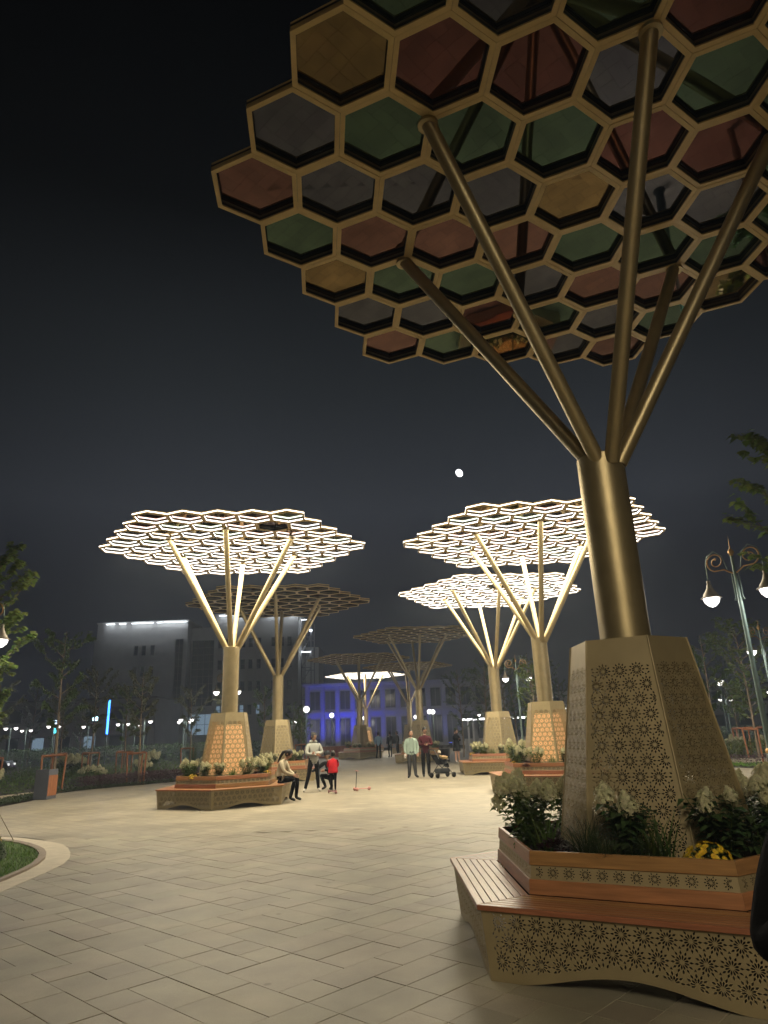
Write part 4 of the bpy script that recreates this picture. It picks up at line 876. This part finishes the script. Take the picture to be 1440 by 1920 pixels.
BONES = [('pelvis', 'belly', 't'), ('belly', 'chest', 't'), ('chest', 'neck', 't'), ('neck', 'nape', 's'), ('chest', 'shL', 't'), ('shL', 'elL', 't'), ('elL', 'wrL', 'f'), ('chest', 'shR', 't'), ('shR', 'elR', 't'), ('elR', 'wrR', 'f'),
  ('pelvis', 'hipL', 'p'), ('hipL', 'knL', 'p'), ('knL', 'anL', 'c'), ('anL', 'toL', 'b'), ('pelvis', 'hipR', 'p'), ('hipR', 'knR', 'p'), ('knR', 'anR', 'c'), ('anR', 'toR', 'b')]
def head_geo(q, c, yaw, pitch, s):
    T = Matrix.Translation(c) @ Matrix.Rotation(yaw, 4, 'Z') @ Matrix.Rotation(pitch, 4, 'X') @ Matrix.Scale(s, 4)
    n, m = 18, 14; vs = []
    for i in range(m + 1):
        a = math.pi * i / m; z = -.118 * math.cos(a); w_ = math.sin(a)
        for k in range(n):
            t = 2 * math.pi * k / n; x, y = .077 * w_ * math.cos(t), .096 * w_ * math.sin(t)
            if z < -.02: f_ = 1 - .35 * (-z - .02) / .1 * (1 if y > 0 else .55); x *= f_; y = y * (1 - .35 * max(0, -z - .02) / .1) if y > 0 else y * .95 - .012 * (-z - .02) / .1
            if y < 0 and -.005 < z < .035: y += .008 * w_
            vs.append((x, y, z))
    q.add(vs, [(i * n + k, i * n + (k + 1) % n, (i + 1) * n + (k + 1) % n, (i + 1) * n + k) for i in range(m) for k in range(n)], 0, True, T)
    q.add([(-.014, -.085, -.03), (.014, -.085, -.03), (0, -.117, -.027), (0, -.088, .028)], [(0, 2, 1), (0, 3, 2), (2, 3, 1)], 0, True, T)
    for sx in (-1, 1):
        q.ball((sx * .032, -.084, .012), (.012, .008, .007), 8, 5, 1, T); q.ball((sx * .079, .012, -.005), (.012, .022, .03), 8, 5, 0, T)
        q.box((sx * .033, -.088, .032), (.032, .006, .005), 1, T)
    q.box((0, -.089, -.058), (.04, .008, .010), 2, T)
    return T
def hand_geo(q, w_, d, s, curl=.5, side=1, mi=0):
    """palm, four unequal bent fingers and a thumb"""
    d = Vector(d).normalized(); a = d.cross(Vector((0, 1, .2))); a = a.normalized() if a.length > .1 else Vector((1, 0, 0)); n = a.cross(d); w_ = Vector(w_)
    T = Matrix((a, n, d)).transposed().to_4x4(); T.translation = w_
    q.ball((0, 0, .045 * s), (.040 * s, .017 * s, .058 * s), 10, 7, mi, T)
    for i, L in enumerate((.062, .075, .070, .054)):
        x = (-.027 + .018 * i) * s; p0 = (x, 0, .085 * s); p1 = (x, -.016 * s * curl * 2, (.085 + L * .5) * s); p2 = (x, -.05 * s * curl * 1.6, (.085 + L * .75) * s)
        q.tube([p0, p1, p2], [.0095 * s, .0085 * s, .007 * s], 6, mi, T=T)
    q.tube([(-.03 * s * side, 0, .03 * s), (-.058 * s * side, -.012 * s, .065 * s), (-.06 * s * side, -.022 * s, .095 * s)], [.012 * s, .010 * s, .008 * s], 6, mi, T=T)
def person(label, loc, rz, J={}, top=None, pants=None, shoe=None, rad={}, s=1., hy=0., hp=0., hair=1, sleeve=True, bareleg=False, hs=1., group=None, hoff=(0, -.02, .115), extra=None, hcurl=.5):
    P = dict(BASEJ); P.update(J); RR = {k: (v[0] * rad.get(k, 1), v[1] * rad.get(k, 1)) for k, v in BASER.items()}
    names = list(P); ix = {n_: i for i, n_ in enumerate(names)}
    me = bpy.data.meshes.new('body'); me.from_pydata([P[n_] for n_ in names], [(ix[a], ix[c]) for a, c, _ in BONES], [])
    o = bpy.data.objects.new('tmp', me); col.objects.link(o); sk = o.modifiers.new('s', 'SKIN'); sk.branch_smoothing = .6; o.modifiers.new('u', 'SUBSURF').levels = 2; o.modifiers['u'].render_levels = 2
    for i, n_ in enumerate(names): d_ = me.skin_vertices[0].data[i]; d_.radius = RR[n_]; d_.use_root = n_ == 'pelvis'
    dg = bpy.context.evaluated_depsgraph_get(); ev = bpy.data.meshes.new_from_object(o.evaluated_get(dg)); bpy.data.objects.remove(o)
    ms = [SKIN, EYE, LIP, top, pants, shoe]; q = MB(); mi = {'t': 3, 's': 0, 'f': 3 if sleeve else 0, 'p': 4, 'c': 0 if bareleg else 4, 'b': 5}
    seg = [(Vector(P[a]), Vector(P[c]), mi[k], RR[a][0], RR[c][0]) for a, c, k in BONES]
    q.V = [tuple(v.co) for v in ev.vertices]
    for f in ev.polygons:
        c = f.center; best = None
        for a, b_, k, ra, rb in seg:
            d = b_ - a; t = max(0, min(1, (c - a).dot(d) / max(d.length_squared, 1e-9))); dd = (c - a - d * t).length - (ra + (rb - ra) * t)
            if best is None or dd < best[0]: best = (dd, k)
        q.F.append(tuple(f.vertices)); q.M.append(best[1]); q.S.append(True)
    bpy.data.meshes.remove(ev)
    hc = Vector(P['nape']) + Vector(hoff) * hs
    T = head_geo(q, hc, hy, hp, hs)
    for e, w_, sd in (('elL', 'wrL', 1), ('elR', 'wrR', -1)): hand_geo(q, P[w_], Vector(P[w_]) - Vector(P[e]), hs, hcurl, sd)
    t = thing('person', label, 'person', loc, rz, group, s); obj('body', q.mesh('body', ms), t)
    h = MB(); n, m = 18, 12; vs = []
    for i in range(m + 1):
        a = math.pi * i / m
        for k in range(n):
            tt = 2 * math.pi * k / n; vs.append((.087 * math.sin(a) * math.cos(tt), .012 + .104 * math.sin(a) * math.sin(tt), .012 + .122 * -math.cos(a)))
    fs = []
    for i in range(m):
        for k in range(n):
            y = sum(vs[j][1] for j in (i * n + k, (i + 1) * n + k)) / 2; z = (vs[i * n + k][2] + vs[(i + 1) * n + k][2]) / 2
            if z > .06 - .0 * y or (y > .0 and z > -.075) or (y > -.03 and z > -.01): fs.append((i * n + k, i * n + (k + 1) % n, (i + 1) * n + (k + 1) % n, (i + 1) * n + k))
    h.add(vs, fs, 0, True, T)
    if hair == 2: h.tube([T @ Vector((0, .10, .02)), T @ Vector((0, .16, -.06)), T @ Vector((.01, .15, -.22)), T @ Vector((.01, .12, -.36))], [.04, .045, .035, .012], 10)
    if hair == 3: h.ball((0, .10, .05), .045, 10, 7, 0, T)
    if hair == 4: h.ball((0, .03, -.06), (.092, .085, .13), 12, 9, 0, T)
    obj('hair', h.mesh('hair', HAIR), t)
    if extra: extra(t, T, P)
    return t
CR, BLK, GRY, DKB, MINT, CHAR, MAR, REDC = cloth('cream', (.52, .45, .32)), cloth('black', (.008, .008, .009)), cloth('grey', (.40, .41, .37)), cloth('dark', (.03, .032, .036)), cloth('mint', (.36, .46, .40)), cloth('charcoal', (.055, .055, .058)), cloth('maroon', (.085, .022, .030)), cloth('red', (.55, .025, .035))
SHB = mat('shoe_black', (.015, .015, .015), .5); SHW = mat('shoe_light', (.45, .42, .38), .6); PHONE = mat('phone', (.02, .02, .022), .2); WHT = mat('white_plastic', (.75, .73, .70), .4)
# woman sitting on the bench, bent over her lap
Z0 = .463
def sit_extra(t, T, P):
    q = MB(); q.box((.03, -.40, Z0 + .20), (.075, .012, .15), 0, Matrix.Rotation(0, 4, 'Z')); obj('phone', q.mesh('phone', PHONE), t)
person('seated woman in a cream sweater and black trousers, head bowed over her lap', (-3.03, 19.45, 0), R(80), dict(pelvis=(0, .05, Z0 + .10), belly=(0, .02, Z0 + .27), chest=(0, -.07, Z0 + .45), neck=(0, -.14, Z0 + .585), nape=(0, -.175, Z0 + .63), shL=(.17, -.08, Z0 + .54), shR=(-.17, -.08, Z0 + .54),
   elL=(.22, -.16, Z0 + .29), elR=(-.22, -.16, Z0 + .29), wrL=(.08, -.38, Z0 + .19), wrR=(-.05, -.38, Z0 + .19), hipL=(.10, .0, Z0 + .09), hipR=(-.10, .0, Z0 + .09), knL=(.13, -.44, Z0 + .10), knR=(-.09, -.43, Z0 + .09), anL=(.12, -.40, .09), anR=(-.07, -.30, .09), toL=(.13, -.55, .04), toR=(-.07, -.45, .04)),
   CR, BLK, SHB, dict(chest=1.1, belly=1.2, elL=1.15, elR=1.15), hp=R(38), hair=2, hoff=(0, -.06, .09), extra=sit_extra)
# woman in grey hoodie, arms folded
def hood(t, T, P):
    q = MB(); q.ball((0, .07, 1.46), (.13, .09, .075), 14, 8); obj('hood', q.mesh('hood', GRY), t)
person('standing woman in a pale grey hoodie and black trousers with folded arms', (-2.45, 22.3, 0), R(20), dict(elL=(.25, -.06, 1.12), wrL=(-.02, -.19, 1.13), elR=(-.25, -.06, 1.11), wrR=(.03, -.21, 1.08), anL=(.14, -.02, .09), toL=(.17, -.17, .04), knL=(.11, -.04, .49), anR=(-.26, .06, .09), toR=(-.33, -.06, .04), knR=(-.16, .0, .49)),
   GRY, BLK, SHW, dict(chest=1.22, belly=1.28, elL=1.35, elR=1.35, wrL=1.3, wrR=1.3, shL=1.15, shR=1.15), hy=R(28), hp=R(24), hair=3, extra=hood, s=.995)
# child in red on a small scooter
PINK = mat('pink_plastic', (.62, .30, .27), .45); 
def scooter(label, loc, rz, s=1., c=PINK):
    t = thing('kick_scooter', label, 'scooter', loc, rz, None, s)
    q = MB(); q.box((.06, 0, .065), (.46, .11, .022)); obj('deck', bevel(q.mesh('deck', c), .008), t)
    q = MB(); q.tube([(-.19, 0, .07), (-.15, 0, .62)], .014, 8); obj('stem', q.mesh('stem', mat('stem_dark', (.03, .03, .03), .4)), t)
    q = MB(); q.tube([(-.15, -.17, .62), (-.15, .17, .62)], .015, 8); obj('handlebar', q.mesh('handlebar', c), t)
    q = MB(); q.tube([(-.19, -.13, .07), (-.19, .13, .07)], .022, 8); obj('front_axle', q.mesh('front_axle', c), t)
    for x, y in ((-.19, -.13), (-.19, .13), (.27, 0)):
        q = MB(); q.lathe([(.012, -.016), (.052, -.016), (.058, 0), (.052, .016), (.012, .016)], 14, T=Matrix.Translation((x, y, .058)) @ Matrix.Rotation(R(90), 4, 'X')); obj('wheel', q.mesh('wheel', c), t)
    return t
scooter('pink three wheeled kick scooter parked alone on the paving', (-1.0, 22.25, 0), R(20), .92)
scooter('small dark pink scooter the child in red stands on', (-1.78, 21.55, 0), R(-70), .85, mat('dusty_pink', (.30, .13, .13), .5))
def jacket(t, T, P):
    q = MB(); q.lathe([(.10, 1.42), (.185, 1.30), (.205, 1.1), (.235, .86), (.24, .80), (.20, .79)], 18, T=Matrix.Scale(.85, 4, (0, 1, 0))); obj('puffer_jacket', q.mesh('puffer_jacket', REDC), t)
person('small child in a red puffer jacket seen from behind on a scooter', (-1.80, 21.62, .075), R(188), dict(elL=(.25, -.10, 1.14), wrL=(.17, -.27, 1.0), elR=(-.25, -.10, 1.14), wrR=(-.17, -.27, 1.0), shL=(.165, 0, 1.36), shR=(-.165, 0, 1.36)), REDC, BLK, SHB, dict(chest=1.25, belly=1.3, elL=1.4, elR=1.4, wrL=1.4, wrR=1.4, pelvis=1.1), s=.62, hs=1.38, hair=3, hoff=(0, -.02, .10), extra=jacket)
# person crouching behind the child
def cap(t, T, P):
    q = MB(); n = 16; q.lathe([(.102, .03), (.105, .06), (.09, .11), (.05, .14), (0, .15)], n, T=T @ Matrix.Translation((0, .01, 0))); q.box((0, -.13, .04), (.13, .10, .012), 0, T); obj('cap', q.mesh('cap', DKB), t)
person('person in dark clothes and cap crouching behind the child in red, arm stretched out', (-2.02, 23.1, 0), R(-35), dict(pelvis=(0, .12, .36), belly=(0, .06, .54), chest=(0, -.03, .72), neck=(0, -.09, .86), nape=(0, -.12, .91), shL=(.17, -.04, .81), shR=(-.17, -.04, .81), elL=(.20, -.25, .62), wrL=(.12, -.42, .60), elR=(-.40, -.12, .66), wrR=(-.58, -.22, .54),
   hipL=(.10, .10, .35), hipR=(-.10, .10, .35), knL=(.17, -.28, .47), knR=(-.17, -.26, .45), anL=(.14, -.08, .09), anR=(-.14, -.05, .09), toL=(.16, -.23, .04), toR=(-.16, -.21, .04)), DKB, BLK, SHB, dict(chest=1.15, belly=1.2, elL=1.2, elR=1.25), hy=R(-15), hp=R(12), hair=1, extra=cap)
# couple with stroller
def jack(t, T, P):
    q = MB(); n = 22
    prof = [(.075, 1.455), (.15, 1.42), (.20, 1.33), (.195, 1.15), (.21, .98), (.225, .86)]
    vs = [(r_ * math.cos(a), r_ * .74 * math.sin(a), z) for r_, z in prof for a in [R(-65) + R(310) * k / n for k in range(n + 1)]]
    q.add(vs, [(i * (n + 1) + k, i * (n + 1) + k + 1, (i + 1) * (n + 1) + k + 1, (i + 1) * (n + 1) + k) for i in range(len(prof) - 1) for k in range(n)], 0, True); obj('open_jacket', q.mesh('open_jacket', MINT), t)
    q = MB(); q.box((-.25, -.06, .79), (.075, .012, .15)); obj('phone', q.mesh('phone', WHT), t)
person('woman in an open mint green jacket and charcoal trousers standing beside the stroller couple\'s man', (.70, 27.4, 0), R(4), dict(elL=(.25, .03, 1.12), elR=(-.25, .03, 1.12), anL=(.13, .0, .09), toL=(.22, -.12, .04), anR=(-.12, .02, .09), toR=(-.17, -.11, .04)), MINT, CHAR, SHB, dict(elL=1.2, elR=1.2, wrL=1.15, wrR=1.15, knL=1.25, knR=1.25, anL=1.35, anR=1.35, chest=1.05), hair=1, s=.99, hy=R(8), extra=jack)
bpy.data.objects['open_jacket'].parent['label'] = 'woman in an open mint green jacket and charcoal trousers, phone in hand'
def mphone(t, T, P):
    q = MB(); q.box((0, -.31, 1.16), (.075, .05, .14), 0); obj('phone', q.mesh('phone', PHONE), t)
person('man in a maroon hoodie and black trousers looking down at his phone', (1.24, 27.7, 0), R(6), dict(elL=(.25, -.03, 1.12), wrL=(.05, -.26, 1.13), elR=(-.25, -.03, 1.12), wrR=(-.05, -.26, 1.13)), MAR, BLK, SHB, dict(chest=1.2, belly=1.25, shL=1.15, shR=1.15, elL=1.25, elR=1.25, wrL=1.2, wrR=1.2, knL=1.15, knR=1.15, anL=1.2, anR=1.2), hp=R(26), hair=1, s=1.04, extra=mphone)
t = thing('stroller', 'black folding baby stroller in front of the man in maroon', 'stroller', (1.78, 27.0, 0), R(28)); FR = mat('stroller_black', (.02, .02, .022), .4, .3); SIL = mat('stroller_silver', (.5, .5, .5), .35, .8)
q = MB()
for y in (-.21, .21):
    q.tube([(-.32, y, .10), (.02, y, .48), (.20, y, .62)], .014, 7); q.tube([(.38, y, .10), (.05, y, .42), (-.22, y, .66), (-.42, y, .98)], .014, 7); q.tube([(-.30, y, .14), (.34, y, .14)], .010, 6)
obj('frame', q.mesh('frame', FR), t); q = MB(); q.tube([(-.42, -.21, .98), (-.45, 0, 1.0), (-.42, .21, .98)], .018, 8); obj('push_handle', q.mesh('push_handle', FR), t)
q = MB()
for y in (-.225, .225): q.tube([(-.23, y, .67), (-.41, y, .97)], .011, 7)
obj('silver_tube', q.mesh('silver_tube', SIL), t)
for x in (-.32, .38):
    for y in (-.22, .22):
        q = MB(); q.lathe([(.02, -.022), (.085, -.022), (.098, 0), (.085, .022), (.02, .022)], 16, T=Matrix.Translation((x, y, .098)) @ Matrix.Rotation(R(90), 4, 'X')); obj('wheel', q.mesh('wheel', BK), t)
q = MB(); q.add([(-.30, -.19, .80), (-.30, .19, .80), (-.10, .19, .46), (-.10, -.19, .46), (.18, .19, .50), (.18, -.19, .50), (.24, .17, .36), (.24, -.17, .36)], [(0, 1, 2, 3), (3, 2, 4, 5), (5, 4, 6, 7)])
q.add([(-.30, -.19, .80), (-.10, -.19, .46), (.18, -.19, .50), (-.08, -.21, .62)], [(0, 1, 3), (1, 2, 3)]); q.add([(-.30, .19, .80), (-.10, .19, .46), (.18, .19, .50), (-.08, .21, .62)], [(0, 1, 3), (1, 2, 3)]); obj('seat', q.mesh('seat', cloth('stroller', (.02, .022, .026))), t)
q = MB(); q.box((.02, 0, .24), (.5, .36, .16)); obj('basket', bevel(q.mesh('basket', cloth('basket', (.06, .065, .07))), .04), t)
q = MB(); q.tube([(.14, -.2, .60), (.24, -.12, .64), (.26, 0, .65), (.24, .12, .64), (.14, .2, .60)], .016, 7); obj('bumper_bar', q.mesh('bumper_bar', FR), t)
BEI = cloth('beige', (.52, .37, .19)); HAT = cloth('hat', (.60, .52, .42))
def babyx(t, T, P):
    q = MB(); q.lathe([(.10, -.03), (.112, .02), (.10, .08), (.06, .125), (0, .14)], 14, T=T @ Matrix.Translation((0, .012, 0))); obj('knit_hat', q.mesh('knit_hat', HAT), t)
    q = MB(); q.ball((0, -.34, .98), (.22, .34, .10), 14, 8); obj('blanket', q.mesh('blanket', BEI), t)
person('baby in a cream knitted hat and beige suit lying in the stroller', (1.80, 27.0, .32), R(118), dict(pelvis=(0, -.10, .84), belly=(0, .02, .93), chest=(0, .14, 1.06), neck=(0, .21, 1.17), nape=(0, .23, 1.21), shL=(.15, .16, 1.10), shR=(-.15, .16, 1.10), elL=(.22, .0, 1.0), elR=(-.22, .0, 1.0), wrL=(.16, -.16, 1.06), wrR=(-.16, -.16, 1.06),
   hipL=(.09, -.14, .84), hipR=(-.09, -.14, .84), knL=(.12, -.44, .92), knR=(-.12, -.44, .92), anL=(.12, -.66, .72), anR=(-.12, -.66, .72), toL=(.12, -.74, .78), toR=(-.12, -.74, .78)), BEI, BEI, HAT, dict(chest=1.1, belly=1.2), s=.40, hs=1.5, hair=1, extra=babyx)
# woman in black dress with a phone to her ear
def dress(t, T, P):
    q = MB(); q.lathe([(.16, 1.12), (.18, .95), (.215, .75), (.235, .60), (.20, .60)], 18, T=Matrix.Scale(.8, 4, (0, 1, 0))); obj('skirt', q.mesh('skirt', BLK), t)
    q = MB(); q.box((-.13, -.04, 1.60), (.02, .07, .14)); obj('phone', q.mesh('phone', PHONE), t)
person('woman in a short black dress holding a phone to her ear', (3.5, 39.6, 0), R(35), dict(elR=(-.27, -.10, 1.20), wrR=(-.14, -.06, 1.50), elL=(.22, -.08, 1.13), wrL=(.05, -.20, 1.2), anL=(.12, 0, .09), toL=(.14, -.14, .04)), BLK, SKIN, SHW, dict(chest=1.05), bareleg=True, hair=4, hy=R(20), s=.99, extra=dress)
bpy.data.objects['skirt'].parent.location.z = 0
# three figures further back
for i, (x, y, tp_, lb) in enumerate([(-1.0, 50.5, cloth('paleblue', (.25, .38, .48)), 'far figure in a pale blue top between the dark planters'), (-.2, 52, DKB, 'far figure in dark clothes standing between the dark planters'), (.35, 53, CHAR, 'far figure in charcoal clothes beside another dark figure')]):
    person(lb, (x, y, 0), R(170 + 40 * i), dict(anL=(.13, .1, .09), toL=(.13, -.04, .04)), tp_, BLK, SHB, dict(chest=1.15, belly=1.2), s=1.03)
# passer-by in black at the frame edge
def coat(t, T, P):
    q = MB(); q.lathe([(.09, 1.47), (.19, 1.40), (.225, 1.2), (.21, 1.0), (.24, .75), (.26, .62), (.22, .62)], 22, T=Matrix.Scale(.75, 4, (0, 1, 0))); obj('coat', q.mesh('coat', BLK), t)
    q = MB(); q.box((-.275, -.235, 1.33), (.07, .012, .145)); obj('phone', q.mesh('phone', PHONE), t)
person('passer-by in a black woollen coat with bent elbow, cut off by the picture edge', (1.15, 1.78, 0), R(0), dict(elR=(-.295, .01, 1.085), wrR=(-.275, -.16, 1.22), elL=(.27, .02, 1.10), wrL=(.12, -.22, 1.12)), BLK, BLK, SHB, dict(chest=1.2, belly=1.25, shR=1.25, shL=1.25, elR=1.38, elL=1.3, wrR=1.35, wrL=1.2), hair=4, hy=R(-25), hp=R(18), extra=coat, s=1.0)
# ---- night haze over the square, lit by the canopies
q = MB(); q.box((0, 70, 14), (240, 340, 30.5)); hz = bpy.data.materials.new('haze'); hz.use_nodes = True; n_ = hz.node_tree.nodes; n_.clear()
pv = n_.new('ShaderNodeVolumePrincipled'); pv.inputs['Color'].default_value = (.74, .85, 1, 1); pv.inputs['Density'].default_value = .0020; pv.inputs['Anisotropy'].default_value = .3
mo = n_.new('ShaderNodeOutputMaterial'); hz.node_tree.links.new(pv.outputs[0], mo.inputs['Volume']); o = struct('haze', q.mesh('haze', hz), kind='stuff')
